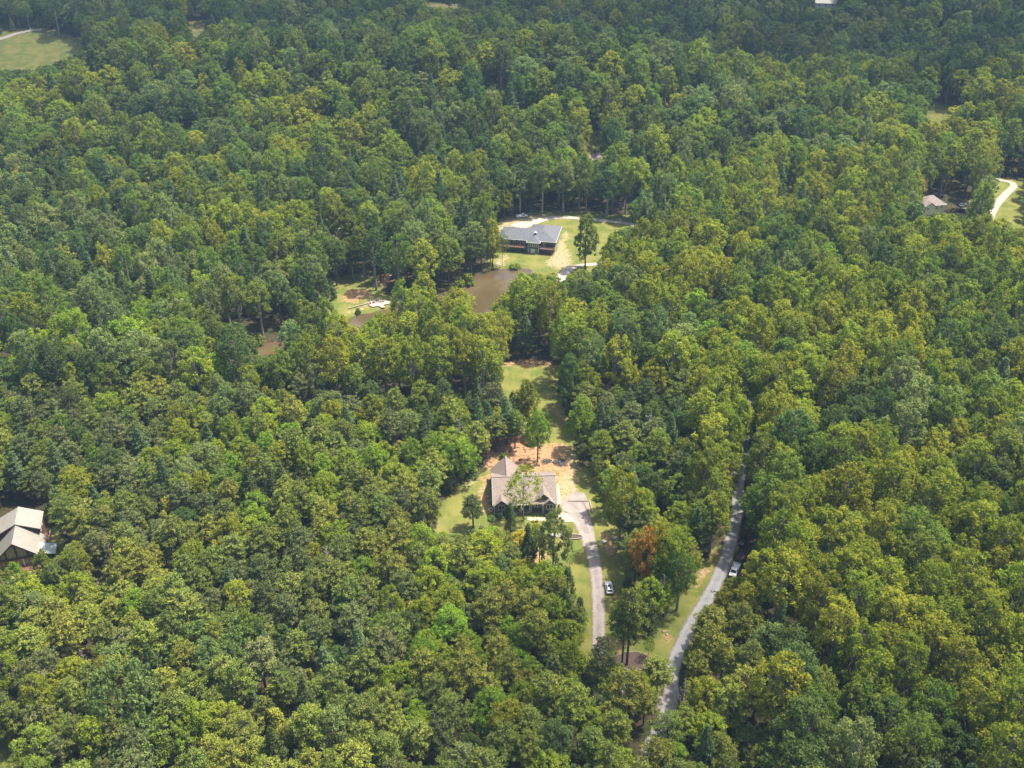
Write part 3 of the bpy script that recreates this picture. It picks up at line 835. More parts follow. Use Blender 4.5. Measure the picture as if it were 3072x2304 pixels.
def suv(name, loc, rz, paint, label, length=4.6, width=1.86, height=1.66, rack=True):
    """front looks along +y"""
    c = empty(name, loc, rz); tag(c, label, 'car')
    L, h = length / 2, width / 2
    body = loft(MB(), [(-L, h * 0.86, 0.42, 0.82, h * 0.7), (-L + 0.12, h * 0.97, 0.28, 1.0, h * 0.86), (-L + 0.7, h, 0.25, 1.06, h * 0.92), (-0.2, h, 0.25, 1.02, h * 0.94), (0.75, h, 0.25, 1.0, h * 0.92),
                       (L - 0.75, h * 0.98, 0.25, 0.93, h * 0.84), (L - 0.15, h * 0.9, 0.3, 0.80, h * 0.72), (L, h * 0.78, 0.4, 0.66, h * 0.6)]).build('body', M[paint], c)
    zt = height - 0.06
    lo = [(-L + 0.22, h * 0.84), (0.95, h * 0.88)]; hi = [(-L + 0.62, h * 0.70), (0.25, h * 0.72)]
    A = [(-lo[0][1], lo[0][0], 1.0), (lo[0][1], lo[0][0], 1.0), (lo[1][1], lo[1][0], 0.98), (-lo[1][1], lo[1][0], 0.98)]
    B = [(-hi[0][1], hi[0][0], zt - 0.05), (hi[0][1], hi[0][0], zt - 0.05), (hi[1][1], hi[1][0], zt), (-hi[1][1], hi[1][0], zt)]
    MB().add(A + B, [(0, 3, 2, 1), (4, 5, 6, 7), (0, 1, 5, 4), (1, 2, 6, 5), (2, 3, 7, 6), (3, 0, 4, 7)]).build('cabin', M[paint], body)
    def pane(nm, q, off):
        q = [Vector(p) for p in q]
        cc = sum(q, Vector()) / 4
        q = [cc + (p - cc) * 0.87 for p in q]
        nrm = (q[1] - q[0]).cross(q[2] - q[1]).normalized()
        if nrm.dot(cc - Vector((0, 0, 1.2))) < 0:
            nrm = -nrm
        MB().slab([p + nrm * 0.015 for p in q], 0.03, -nrm).build(nm, M['glass'], c)
    pane('windshield', [A[2], A[3], B[3], B[2]], 0); pane('rear_window', [A[0], A[1], B[1], B[0]], 0)
    pane('side_window', [A[1], A[2], B[2], B[1]], 0); pane('side_window', [A[3], A[0], B[0], B[3]], 0)
    rfm = MB().slab([(-h * 0.72, -L + 0.5, zt + 0.0), (h * 0.72, -L + 0.5, zt + 0.0), (h * 0.74, 0.32, zt + 0.04), (-h * 0.74, 0.32, zt + 0.04)], 0.07)
    roof = rfm.build('roof', M[paint], c)
    MB().slab([(-h * 0.45, -0.55, zt + 0.035), (h * 0.45, -0.55, zt + 0.035), (h * 0.45, 0.1, zt + 0.05), (-h * 0.45, 0.1, zt + 0.05)], 0.02).build('sunroof', M['glass'], roof)
    if rack:
        for s in (-1, 1):
            MB().bar((s * h * 0.62, -L + 0.65, zt + 0.1), (s * h * 0.62, 0.1, zt + 0.1), 0.05).build('roof_rail', M['plastic_dark'], roof)
        MB().bar((-h * 0.62, -0.75, zt + 0.12), (h * 0.62, -0.75, zt + 0.12), 0.07).build('cross_bar', M['plastic_dark'], roof)
        MB().box(0.0, 0.32, -1.55, -0.85, zt + 0.04, zt + 0.09).build('roof_bag', M['plastic_dark'], roof)
    for s in (-1, 1):
        for y in (-L + 0.85, L - 0.85):
            lathe_wheel(c, s * (h - 0.12), y, 0.35, 0.24)
        MB().box(s * h * 0.66 - 0.16, s * h * 0.66 + 0.16, L - 0.2, L - 0.06, 0.58, 0.74).build('headlight', M['lamp_clear'], c)
        MB().box(s * h * 0.78 - 0.1, s * h * 0.78 + 0.1, -L - 0.02, -L + 0.1, 0.68, 0.98).build('taillight', M['lamp_red'], c)
        MB().box(s * (h + 0.06) - 0.1, s * (h + 0.06) + 0.1, 0.62, 0.76, 0.98, 1.12).build('mirror', M[paint], c)
    MB().box(-h * 0.8, h * 0.8, -L - 0.06, -L + 0.05, 0.36, 0.56).build('rear_bumper', M['plastic_dark'], c)
    MB().box(-h * 0.7, h * 0.7, L - 0.06, L + 0.05, 0.34, 0.5).build('front_bumper', M['plastic_dark'], c)
    return c
def pickup(name, loc, rz, paint, label):
    c = empty(name, loc, rz); tag(c, label, 'pickup truck')
    L, h = 2.75, 0.97
    body = loft(MB(), [(0.3, h, 0.4, 1.12, h * 0.95), (1.1, h, 0.4, 1.12, h * 0.93), (L - 0.5, h * 0.98, 0.4, 1.06, h * 0.86), (L, h * 0.9, 0.5, 0.9, h * 0.8)]).build('body', M[paint], c)
    bed = MB().box(-L, 0.25, -h, -h + 0.09, 0.5, 1.12).box(-L, 0.25, h - 0.09, h, 0.5, 1.12).box(-L, -L + 0.09, -h + 0.09, h - 0.09, 0.5, 1.12)
    bd = MB()
    for (x0, x1, y0, y1, z0, z1) in ((-h, -h + 0.09, -L, 0.28, 0.45, 1.12), (h - 0.09, h, -L, 0.28, 0.45, 1.12), (-h + 0.09, h - 0.09, -L, -L + 0.08, 0.45, 1.12), (-h + 0.09, h - 0.09, 0.2, 0.28, 0.45, 1.12), (-h + 0.09, h - 0.09, -L + 0.08, 0.2, 0.45, 0.6)):
        bd.box(x0, x1, y0, y1, z0, z1)
    bd.build('cargo_bed', M[paint], c)
    A = [(-h * 0.94, 0.2, 1.1), (h * 0.94, 0.2, 1.1), (h * 0.9, 1.75, 1.08), (-h * 0.9, 1.75, 1.08)]
    B = [(-h * 0.78, 0.32, 1.76), (h * 0.78, 0.32, 1.76), (h * 0.76, 1.15, 1.8), (-h * 0.76, 1.15, 1.8)]
    MB().add(A + B, [(0, 3, 2, 1), (4, 5, 6, 7), (0, 1, 5, 4), (1, 2, 6, 5), (2, 3, 7, 6), (3, 0, 4, 7)]).build('cabin', M[paint], c)
    for nm, q in (('windshield', (2, 3)), ('rear_window', (0, 1)), ('side_window', (1, 2)), ('side_window', (3, 0))):
        i, j = q
        P = [Vector(A[i]), Vector(A[j]), Vector(B[j]), Vector(B[i])]
        cc = sum(P, Vector()) / 4; P = [cc + (p - cc) * 0.86 for p in P]
        n = (P[1] - P[0]).cross(P[2] - P[1]).normalized()
        if n.dot(cc - Vector((0, 0.9, 1.3))) < 0:
            n = -n
        MB().slab([p + n * 0.015 for p in P], 0.03, -n).build(nm, M['glass'], c)
    for s in (-1, 1):
        for y in (-L + 0.95, L - 0.85):
            lathe_wheel(c, s * (h - 0.12), y, 0.4, 0.27)
        MB().box(s * h * 0.7 - 0.16, s * h * 0.7 + 0.16, L - 0.12, L + 0.02, 0.72, 0.92).build('headlight', M['lamp_clear'], c)
        MB().box(s * (h - 0.06) - 0.06, s * (h - 0.06) + 0.06, -L - 0.02, -L + 0.03, 0.7, 1.05).build('taillight', M['lamp_red'], c)
        MB().box(s * (h + 0.1) - 0.12, s * (h + 0.1) + 0.12, 1.45, 1.6, 1.1, 1.3).build('mirror', M['plastic_dark'], c)
    MB().box(-h * 0.95, h * 0.95, L - 0.05, L + 0.12, 0.42, 0.66).build('front_bumper', M['plastic_dark'], c)
    MB().box(-h * 0.5, h * 0.5, L - 0.02, L + 0.04, 0.68, 0.9).build('grille', M['plastic_dark'], c)
    MB().box(-h * 0.95, h * 0.95, -L - 0.14, -L, 0.42, 0.62).build('rear_bumper', M['plastic_dark'], c)
    return c
def trailer(name, loc, rz, label, frame='paint_maroon', boat=False):
    c = empty(name, loc, rz); tag(c, label, 'trailer')
    MB().box(-1.0, 1.0, -2.4, 2.2, 0.58, 0.66).build('deck', M['wood_dark'], c)
    f = MB()
    for s in (-1, 1):
        f.box(s * 1.05 - 0.05, s * 1.05 + 0.05, -2.4, 2.2, 0.5, 0.64)
        f.box(s * 1.05 - 0.04, s * 1.05 + 0.04, -2.4, 2.2, 1.2, 1.28)
        for y in (-2.35, -1.2, 0, 1.1, 2.15):
            f.box(s * 1.05 - 0.04, s * 1.05 + 0.04, y - 0.04, y + 0.04, 0.64, 1.2)
    f.box(-1.0, 1.0, 2.14, 2.2, 0.9, 0.96).box(-1.0, 1.0, 2.14, 2.2, 1.2, 1.28)
    f.build('side_rails', M[frame], c)
    MB().bar((-0.9, 2.2, 0.55), (0, 3.4, 0.5), 0.1).bar((0.9, 2.2, 0.55), (0, 3.4, 0.5), 0.1).build('tongue', M[frame], c)
    g = MB().box(-1.0, 1.0, -2.46, -2.4, 0.6, 0.66)
    for i in range(6):
        g.box(-1.0, 1.0, -2.46, -2.4, 0.78 + i * 0.2, 0.84 + i * 0.2)
    g.build('ramp_gate', M[frame], c)
    for s in (-1, 1):
        for y in (-0.75, 0.15):
            lathe_wheel(c, s * 1.22, y, 0.34, 0.2)
        MB().box(s * 1.22 - 0.14, s * 1.22 + 0.14, -1.2, 0.6, 0.72, 0.76).build('fender', M[frame], c)
    return c
def heading(p, q):
    a, b = gp(*p), gp(*q)
    return math.atan2(-(b.x - a.x), b.y - a.y)
suv('parked_car', gp(1827, 1768) + Vector((0, 0, 0.02)), math.radians(2), 'paint_white', 'white hatchback parked on grass beside the gravel driveway', 4.55, 1.84, 1.58)
rd = heading((2142, 1760), (2176, 1680))
pickup('pickup_truck', gp(2203, 1716), rd + math.pi, 'paint_white', 'white pickup truck on the paved road verge hitched near a trailer')
trailer('utility_trailer', gp(2221, 1676), rd + math.pi, 'dark maroon railed utility trailer on the paved road verge')
suv('black_car', gp(2228, 1628), rd, 'paint_black', 'black car parked under trees beside the paved road', 4.6, 1.86, 1.7)
pickup('yard_truck', gp(1565, 652), math.radians(-80), 'paint_white', 'white pickup truck at the wood edge behind the deck house')
suv('white_car', gp(2888, 618), math.radians(-50), 'paint_white', 'white car parked beside the taupe roofed house')
suv('dark_car', gp(2880, 636), math.radians(70), 'paint_black', 'dark car parked beside the taupe roofed house')

# ------------------------------------------------------------------ things around the houses
def timber_run(name, p, q, label, h=0.32, w=0.3):
    a, b = gp(*p), gp(*q)
    d = b - a
    o = empty(name, a, math.atan2(d.y, d.x)); tag(o, label, 'timber edging')
    L = math.hypot(d.x, d.y); n = max(1, round(L / 2.4))
    for k in range(n):
        MB().box(L * k / n + 0.01, L * (k + 1) / n - 0.01, -w / 2, w / 2, -0.02, h + 0.02 * ((k * 7) % 3 - 1)).build('timber', M['timber'], o)
timber_run('timber_edging', (1705, 1503.5), (1766, 1503.5), 'weathered timber edging across the head of the gravel parking')
timber_run('timber_edging', (1769, 1505), (1779, 1540), 'weathered timber edging along the side of the gravel parking')

def blob_stone(name, loc, r, label, mat='stone', seed=0, flat=0.6, cat='rock', group=None):
    rr = random.Random(seed)
    import bmesh
    bm = bmesh.new(); bmesh.ops.create_icosphere(bm, subdivisions=2, radius=r)
    for v in bm.verts:
        v.co *= rr.uniform(0.8, 1.18); v.co.z *= flat
    me = bpy.data.meshes.new(name); bm.to_mesh(me); bm.free()
    o = link(name, me, M[mat], loc=loc + Vector((0, 0, r * flat * 0.45)))
    tag(o, label, cat, group)
    return o
for i, (p, r) in enumerate([((1812, 1626), 0.8), ((1845, 1618), 0.7), ((1820, 1650), 0.5), ((1835, 1665), 0.45)]):
    blob_stone('rock', gp(*p), r, 'pale rock on the rough ground beside the gravel driveway', seed=i, group='rocks beside the drive')
for i, (p, r) in enumerate([((1708, 1268), 0.8), ((1716, 1264), 0.6), ((1700, 1272), 0.5), ((1650, 1214), 0.5)]):
    blob_stone('boulder', gp(*p), r, 'pale boulder at the earth bank behind the brown house', seed=20 + i, group='boulders on the bank')
for i, p in enumerate([(2085, 1905), (2000, 1905), (1990, 1895)]):
    blob_stone('small_rock', gp(*p), 0.4, 'small pale rock on the grass between drive and paved road', seed=40 + i, group='rocks on the triangle lawn')

def pile(name, loc, w, label, n=160, seed=3):
    rr = random.Random(seed)
    mb = MB()
    for _ in range(n):
        a, r = rr.uniform(0, 6.28), w * math.sqrt(rr.random())
        z = max(0.05, (1 - r / w) * w * 0.45 * rr.uniform(0.5, 1.1))
        p = Vector((r * math.cos(a), r * math.sin(a), z)); t = rr.uniform(0, 3.14)
        d = Vector((math.cos(t), math.sin(t), rr.uniform(-0.3, 0.3))) * rr.uniform(0.3, 0.9)
        mb.bar(p - d, p + d, rr.uniform(0.05, 0.16))
    o = mb.build(name, M['rubble'], loc=loc)
    tag(o, label, 'brush pile')
pile('brush_pile', gp(1680, 1388), 2.0, 'grey pile of brush and rubble behind the brown house')
pile('brush_pile', gp(1641, 1384), 1.3, 'small reddish brush pile near the tree trunks behind the brown house', 90, 5)

# mulch bed ringed with stones between drive and road
bc = gp(1893, 1984)
MB().slab([(bc.x + 4.3 * math.cos(t) * (1 + 0.06 * math.sin(3 * t)), bc.y + 2.8 * math.sin(t) * (1 + 0.15 * math.cos(t)), 0.10) for t in np.linspace(0, 2 * math.pi, 40)[:-1]], 0.12).build('mulch_bed', M['mulch'], kind='structure')
ring = empty('stone_ring', bc); tag(ring, 'oval ring of pale stones around the brown mulch bed', 'stone edging')
proto_s = []
for k in range(4):
    import bmesh
    bm = bmesh.new(); bmesh.ops.create_icosphere(bm, subdivisions=1, radius=0.22)
    rr = random.Random(k)
    for v in bm.verts:
        v.co *= rr.uniform(0.8, 1.2)
    me = bpy.data.meshes.new('stone'); bm.to_mesh(me); bm.free(); me.materials.append(M['stone']); proto_s.append(me)
for k in range(58):
    t = 2 * math.pi * k / 58
    o = link('stone', proto_s[k % 4], None, ring, ((4.4 + 0.16 * math.sin(9.1 * k)) * math.cos(t) * (1 + 0.06 * math.sin(3 * t)), (2.9 + 0.16 * math.sin(5.3 * k)) * math.sin(t) * (1 + 0.15 * math.cos(t)), 0.12 + 0.04 * math.sin(2.7 * k)))
    o.rotation_euler = (0, 0, k)

# raised bed with white edging beside the drive
eb = gp(1688, 1612)
o = empty('garden_bed', eb); tag(o, 'pale stone edged garden bed beside the gravel driveway', 'garden bed')
ed = MB()
E2 = [(8.0 * (t - 0.62) if t < 0.62 else 2.6 * math.sin((t - 0.62) * 8.2), 0.0 + (0 if t < 0.62 else 0.9 - 0.9 * math.cos((t - 0.62) * 8.2))) for t in np.linspace(0, 1, 26)]
ov = [(2.9 * math.cos(t) + 2.6, 1.0 * math.sin(t), 0.22) for t in np.linspace(0, 2 * math.pi, 25)]
for a, b in zip(ov[:-1], ov[1:]):
    ed.bar(a, b, 0.22, 0.34)
ed.build('edging', M['stone'], o)
MB().slab([(x * 0.93 + 0.18, y * 0.86, 0.2) for x, y, z in ov[:-1]], 0.2).build('soil', M['mulch'], o)
patch('pale_stone_bed', [(1640, 1602), (1690, 1598), (1728, 1603), (1712, 1610), (1660, 1612)], M['stone'], 0.05, th=0.1)

# round white rimmed fire pit beside the brown house
fp = gp(1473, 1532)
o = empty('fire_pit', fp); tag(o, 'round white rimmed fire pit beside the brown house corner', 'fire pit')
w_ = MB(); n = 20
vs = []
for rr_, zz in ((0.62, 0), (0.66, 0.55), (0.5, 0.55), (0.48, 0.1)):
    vs += [(rr_ * math.cos(2 * math.pi * k / n), rr_ * math.sin(2 * math.pi * k / n), zz) for k in range(n)]
w_.add(vs, [(i * n + k, i * n + (k + 1) % n, (i + 1) * n + (k + 1) % n, (i + 1) * n + k) for i in range(3) for k in range(n)])
w_.build('rim', M['trim_white'], o)
MB().slab([(0.49 * math.cos(2 * math.pi * k / n), 0.49 * math.sin(2 * math.pi * k / n), 0.2) for k in range(n)], 0.15).build('ash_bed', M['plastic_dark'], o)

# pond deck with chairs, and the long bank edging
dk = empty('pond_deck', gp(1133, 917, 0.0), math.radians(12))
tag(dk, 'pinkish wooden deck at the water edge of the brown pond', 'deck')
DP = [(-3.6, 2.6), (-3.2, 0.2), (-2.4, -1.3), (0.4, -1.2), (1.4, -3.0), (2.6, -2.8), (2.4, -0.4), (4.4, -0.2), (5.4, 1.4), (3.2, 3.4), (-1.5, 3.6)]
MB().slab([(x, y, 0.45) for x, y in DP], 0.22).build('deck_boards', M['dock_pink'], dk)
for x, y in DP[1:8]:
    MB().box(x * 0.93 - 0.1, x * 0.93 + 0.1, y * 0.93 - 0.1, y * 0.93 + 0.1, -1.4, 0.24).build('deck_pile', M['wood_dark'], dk)
def deck_chair(x, y, rz):
    o = empty('deck_chair', dk.matrix_world @ Vector((0, 0, 0)), 0)
    c, s = math.cos(math.radians(12)), math.sin(math.radians(12))
    b = Vector(dk.location)
    o.location = (b.x + x * c - y * s, b.y + x * s + y * c, b.z + 0.45)
    o.rotation_euler = (0, 0, rz)
    tag(o, 'pale slatted deck chair on the pinkish pond deck', 'chair', 'chairs on the pond deck')
    MB().slab([(-0.35, -0.4, 0.42), (0.35, -0.4, 0.42), (0.35, 0.3, 0.32), (-0.35, 0.3, 0.32)], 0.06).build('seat', M['trim_white'], o)
    MB().slab([(-0.35, 0.28, 0.34), (0.35, 0.28, 0.34), (0.35, 0.62, 1.05), (-0.35, 0.62, 1.05)], 0.06).build('backrest', M['trim_white'], o)
    for s_ in (-1, 1):
        MB().box(s_ * 0.42 - 0.07, s_ * 0.42 + 0.07, -0.45, 0.45, 0.58, 0.63).build('armrest', M['trim_white'], o)
        for y_ in (-0.38, 0.32):
            MB().box(s_ * 0.4 - 0.04, s_ * 0.4 + 0.04, y_ - 0.04, y_ + 0.04, 0.0, 0.58).build('leg', M['trim_white'], o)
for x, y, r in ((-2.4, 1.9, 2.6), (-1.1, 2.2, 2.9), (1.4, 2.3, 3.3), (2.6, 2.2, 3.6)):
    deck_chair(x, y, r)
timber_run('bank_edging', (1046, 927), (1142, 902), 'long pale timber edging along the grassy pond bank', 0.5, 0.5)
# small dark crossed bars on the road edge
br_ = MB(); b0 = gp(2143, 1778, 0.1)
br_.bar((-0.7, 0, 0), (0.5, 0.3, 0.15), 0.14).bar((-0.1, 0.1, 0.1), (0.2, 0.9, 0.1), 0.1).bar((0.3, 0.2, 0.1), (0.9, -0.4, 0.1), 0.1).bar((-0.5, 0, 0.1), (-0.8, 0.7, 0.1), 0.1)
tag(br_.build('dark_bars', M['wood_dark'], loc=b0), 'small dark crossed bars on the paved road edge', 'branch')
# ------------------------------------------------------------------ tree shapes
R_ = np.random.default_rng(11)
def unit(n):
    v = R_.normal(size=(n, 3)); return v / np.linalg.norm(v, axis=1, keepdims=True)
def foliage(centers, radii, per, size, aspect=0.7, flat=1.0, fill=0.5, up=0.25, scatter=0.7, tintvar=0.16):
    """leaf sprays spread over the shells of many small clumps"""
    K = len(centers); n = K * per
    d = unit(n); d[:, 2] = d[:, 2] * 0.85 + up
    d /= np.linalg.norm(d, axis=1, keepdims=True)
    c = np.repeat(centers, per, 0); r = np.repeat(radii, per)
    pos = c + d * (r * (fill + (1.08 - fill) * R_.random(n)))[:, None] * np.array([1, 1, flat])
    nrm = d + scatter * R_.normal(size=(n, 3)) + np.array([0, 0, 0.55])
    nrm /= np.linalg.norm(nrm, axis=1, keepdims=True)
    t = np.cross(nrm, unit(n)); t /= np.linalg.norm(t, axis=1, keepdims=True)
    b = np.cross(nrm, t)
    s = size * R_.uniform(0.65, 1.35, n) / 2
    t = t * s[:, None]; b = b * (s * aspect)[:, None]
    droop = nrm * (s * 0.35)[:, None]
    V = np.stack([pos - t - droop, pos - b * 0.95, pos + t - droop * 0.6, pos + b * 0.95], 1).reshape(-1, 3)
    Q = np.arange(n * 4).reshape(-1, 4)
    tint = np.repeat(R_.uniform(1 - tintvar, 1 + tintvar, K), per) * R_.uniform(0.82, 1.18, n)
    return V, Q, np.repeat(tint, 4)
def tube_np(pts, rs, n=6):
    pts = np.asarray(pts, float); V = []
    for i, p in enumerate(pts):
        d = pts[min(i + 1, len(pts) - 1)] - pts[max(i - 1, 0)]
        d = d / (np.linalg.norm(d) + 1e-9)
        a = np.cross(d, (1, 0, 0) if abs(d[0]) < 0.8 else (0, 1, 0)); a /= np.linalg.norm(a)
        b = np.cross(d, a)
        th = np.arange(n) * 2 * np.pi / n
        V.append(p + (np.cos(th)[:, None] * a + np.sin(th)[:, None] * b) * rs[i])
    V = np.concatenate(V)
    Q = [(i * n + k, i * n + (k + 1) % n, (i + 1) * n + (k + 1) % n, (i + 1) * n + k) for i in range(len(pts) - 1) for k in range(n)]
    return V, np.array(Q)
class Wood:
    def __init__(s): s.V, s.Q, s.n = [], [], 0
    def add(s, pts, rs, n=6):
        V, Q = tube_np(pts, rs, n)
        s.V.append(V); s.Q.append(Q + s.n); s.n += len(V)
    def limb(s, a, b, r0, r1, sag=0.0, n=5):
        a, b = np.asarray(a, float), np.asarray(b, float)
        m = (a + b) / 2 + np.array([0, 0, -sag]) + R_.normal(size=3) * np.linalg.norm(b - a) * 0.05
        s.add([a, m, b], [r0, (r0 + r1) / 2, r1], n)
    def get(s): return np.concatenate(s.V), np.concatenate(s.Q)

def lobed(H, R, bottom, nl, shape):
    """lobe centres and radii for a crown between bottom*H and H"""
    out = []
    for i in range(nl):
        t = (i + 0.5) / nl
        a = i * 2.4 + R_.uniform(-0.5, 0.5)
        z = H * (bottom + (1 - bottom) * (0.14 + 0.74 * t))
        w = shape(t)
        rad = R * w * R_.uniform(0.42, 0.58)
        rr = max(0.0, R * w - rad) * R_.uniform(0.75, 1.05)
        out.append((rr * math.cos(a), rr * math.sin(a), z, rad))
    return np.array(out)
def lobe_clumps(L, dens, vert=1.0, keep=0.86):
    C, S = [], []
    for i, (x, y, z, r) in enumerate(L):
        n = max(6, int(dens * r * r))
        d = unit(n); d = d[d[:, 2] > -0.55]
        p = np.array([x, y, z]) + d * r * np.array([1, 1, vert]) * R_.uniform(0.74, 1.22, (len(d), 1))
        ok = np.ones(len(p), bool)
        for j, (X, Y, Z, q) in enumerate(L):
            if j != i:
                e = (p - (X, Y, Z)) / np.array([1, 1, vert])
                ok &= np.linalg.norm(e, axis=1) > q * keep
        C.append(p[ok])
    return np.concatenate(C)
def broadleaf(H=18.0, R=5.2, bottom=0.28, nl=11, tall=False, dens=5.6, per=52, size=0.42, wood=1.0):
    shape = (lambda t: math.sin(math.pi * (0.16 + 0.80 * t)) ** 0.8) if not tall else (lambda t: (math.sin(math.pi * (0.22 + 0.70 * t)) ** 0.7))
    L = lobed(H, R, bottom, nl, shape)
    L = np.vstack([L, [R_.normal() * 0.3, R_.normal() * 0.3, H * 0.86, R * 0.42], [0, 0, H * (0.5 + bottom / 2), R * 0.55]])
    C = lobe_clumps(L, dens, 1.15 if tall else 0.95)
    C = C[C[:, 2] < H * 1.02]
    V, Q, T = foliage(C, R_.uniform(0.42, 1.15, len(C)), per, size, 0.66, 0.85 if not tall else 1.15)
    w = Wood(); r0 = 0.018 * H * wood
    top = H * (bottom + 0.42 * (1 - bottom))
    lean = R_.normal(size=2) * 0.25
    w.add([(0, 0, -0.3), (lean[0] * 0.4, lean[1] * 0.4, H * bottom * 0.6), (lean[0], lean[1], top), (lean[0] * 0.5, lean[1] * 0.5, H * 0.88)], [r0 * 1.25, r0 * 0.95, r0 * 0.6, r0 * 0.12], 7)
    for (x, y, z, r) in L[:-1]:
        z0 = H * bottom + (z - H * bottom) * R_.uniform(0.2, 0.5)
        w.limb((lean[0], lean[1], z0), (x, y, z), r0 * 0.38, r0 * 0.1)
        for _ in range(2):
            e = np.array([x, y, z]) + unit(1)[0] * r * 0.8
            w.limb((x, y, z), e, r0 * 0.12, r0 * 0.04, n=4)
    return (V, Q, T), w.get(), H, R
def pine(H=16.0, R=3.6, bottom=0.42, levels=15, size=0.55, per=34, plate=0.42, regular=False, blue=False):
    C, S = [], []
    w = Wood(); r0 = 0.0155 * H
    bx, by = R_.normal(size=2) * 0.35
    def axis(z):
        t = z / H
        return np.array([bx * t * t, by * t * t, z])
    w.add([axis(0) - (0, 0, 0.3), axis(H * 0.35), axis(H * 0.7), axis(H * 0.98)], [r0 * 1.2, r0 * 0.9, r0 * 0.5, r0 * 0.1], 7)
    for i in range(levels):
        t = (i + 0.3) / levels
        z = H * (bottom + (1 - bottom) * t)
        prof = (1 - t) ** 0.75 if regular else math.sin(math.pi * (0.24 + 0.72 * t)) ** 0.8
        nb = int(R_.integers(4, 6)) if t < 0.85 else 3
        a0 = R_.uniform(0, 6.28)
        for b in range(nb):
            a = a0 + 2 * math.pi * b / nb + R_.uniform(-0.35, 0.35)
            ln = R * max(0.14, prof) * R_.uniform(0.65, 1.1)
            rise = (0.16 if regular else R_.uniform(-0.1, 0.45)) * ln
            p0 = axis(z); e = p0 + np.array([math.cos(a) * ln, math.sin(a) * ln, rise])
            w.limb(p0, e, r0 * 0.24, r0 * 0.05, sag=0.05 * ln, n=4)
            m = max(1, int(ln / 0.95))
            for k in range(m):
                f = 0.42 + 0.6 * (k + 0.5) / m
                side = np.array([-math.sin(a), math.cos(a), 0]) * R_.uniform(-0.35, 0.35) * ln * f
                C.append(p0 + (e - p0) * f + side + (0, 0, R_.uniform(-0.1, 0.2))); S.append(R_.uniform(0.55, 0.95) * (0.75 + 0.25 * prof))
    C.append(axis(H)); S.append(0.45)
    C, S = np.array(C), np.array(S)
    V, Q, T = foliage(C, S, per, size, 0.30, plate, 0.25, 0.3, 0.9, 0.14)
    # dead lower branches
    for _ in range(7):
        z = H * bottom * R_.uniform(0.45, 1.0); a = R_.uniform(0, 6.28); ln = R * R_.uniform(0.25, 0.6)
        w.limb(axis(z), axis(z) + (math.cos(a) * ln, math.sin(a) * ln, R_.uniform(-0.2, 0.3)), r0 * 0.13, r0 * 0.03, n=4)
    return (V, Q, T), w.get(), H, R
def cedar(H=9.0, R=2.3):
    n = 150
    t = R_.random(n) ** 1.1; a = R_.uniform(0, 6.28, n)
    rr = R * (1 - t) ** 0.8 * R_.uniform(0.62, 1.05, n) + 0.12
    C = np.stack([rr * np.cos(a), rr * np.sin(a), H * (0.07 + 0.92 * t)], 1)
    V, Q, T = foliage(C, R_.uniform(0.4, 0.75, n), 22, 0.42, 0.5, 1.35, 0.35, 0.35, 0.6)
    w = Wood(); w.add([(0, 0, -0.3), (0, 0, H * 0.5), (0, 0, H * 0.95)], [0.16, 0.1, 0.03], 6)
    return (V, Q, T), w.get(), H, R
def airy(H=17.0, R=5.0):
    (V, Q, T), wd, _, _ = broadleaf(H, R, 0.26, 12, False, 4.4, 22, 0.40, 0.55)
    return (V, Q, T), wd, H, R
def shrub(H=1.6, R=1.2):
    n = 26
    d = unit(n); d[:, 2] = np.abs(d[:, 2])
    C = d * R_.uniform(0.35, 0.85, (n, 1)) * np.array([R, R, H])
    V, Q, T = foliage(C, R_.uniform(0.22, 0.42, n), 22, 0.26, 0.7, 0.9, 0.4)
    w = Wood(); w.add([(0, 0, -0.1), (0, 0, H * 0.6)], [0.06, 0.02], 5); w.add([(0, 0, 0.1), (R * 0.4, 0.1, H * 0.6)], [0.04, 0.015], 4)
    return (V, Q, T), w.get(), H, R
def snag(H=13.0, R=3.2, limbs=26):
    w = Wood(); r0 = 0.016 * H
    w.add([(0, 0, -0.3), (0.15, 0.1, H * 0.4), (0.0, 0.25, H * 0.75), (0.2, 0.2, H)], [r0 * 1.2, r0, r0 * 0.6, r0 * 0.12], 7)
    for i in range(limbs):
        t = 0.28 + 0.7 * i / limbs; a = i * 2.4 + R_.uniform(-0.4, 0.4)
        ln = R * (1.15 - t) * R_.uniform(0.7, 1.3); p = np.array([0.1, 0.1, H * t])
        e = p + np.array([math.cos(a) * ln, math.sin(a) * ln, ln * R_.uniform(0.25, 0.8)])
        w.limb(p, e, r0 * 0.38, r0 * 0.12, n=4)
        for _ in range(4):
            f = R_.uniform(0.4, 1.0); q = p + (e - p) * f
            w.limb(q, q + unit(1)[0] * ln * 0.4 + (0, 0, ln * 0.15), r0 * 0.16, r0 * 0.05, n=3)
    return None, w.get(), H, R

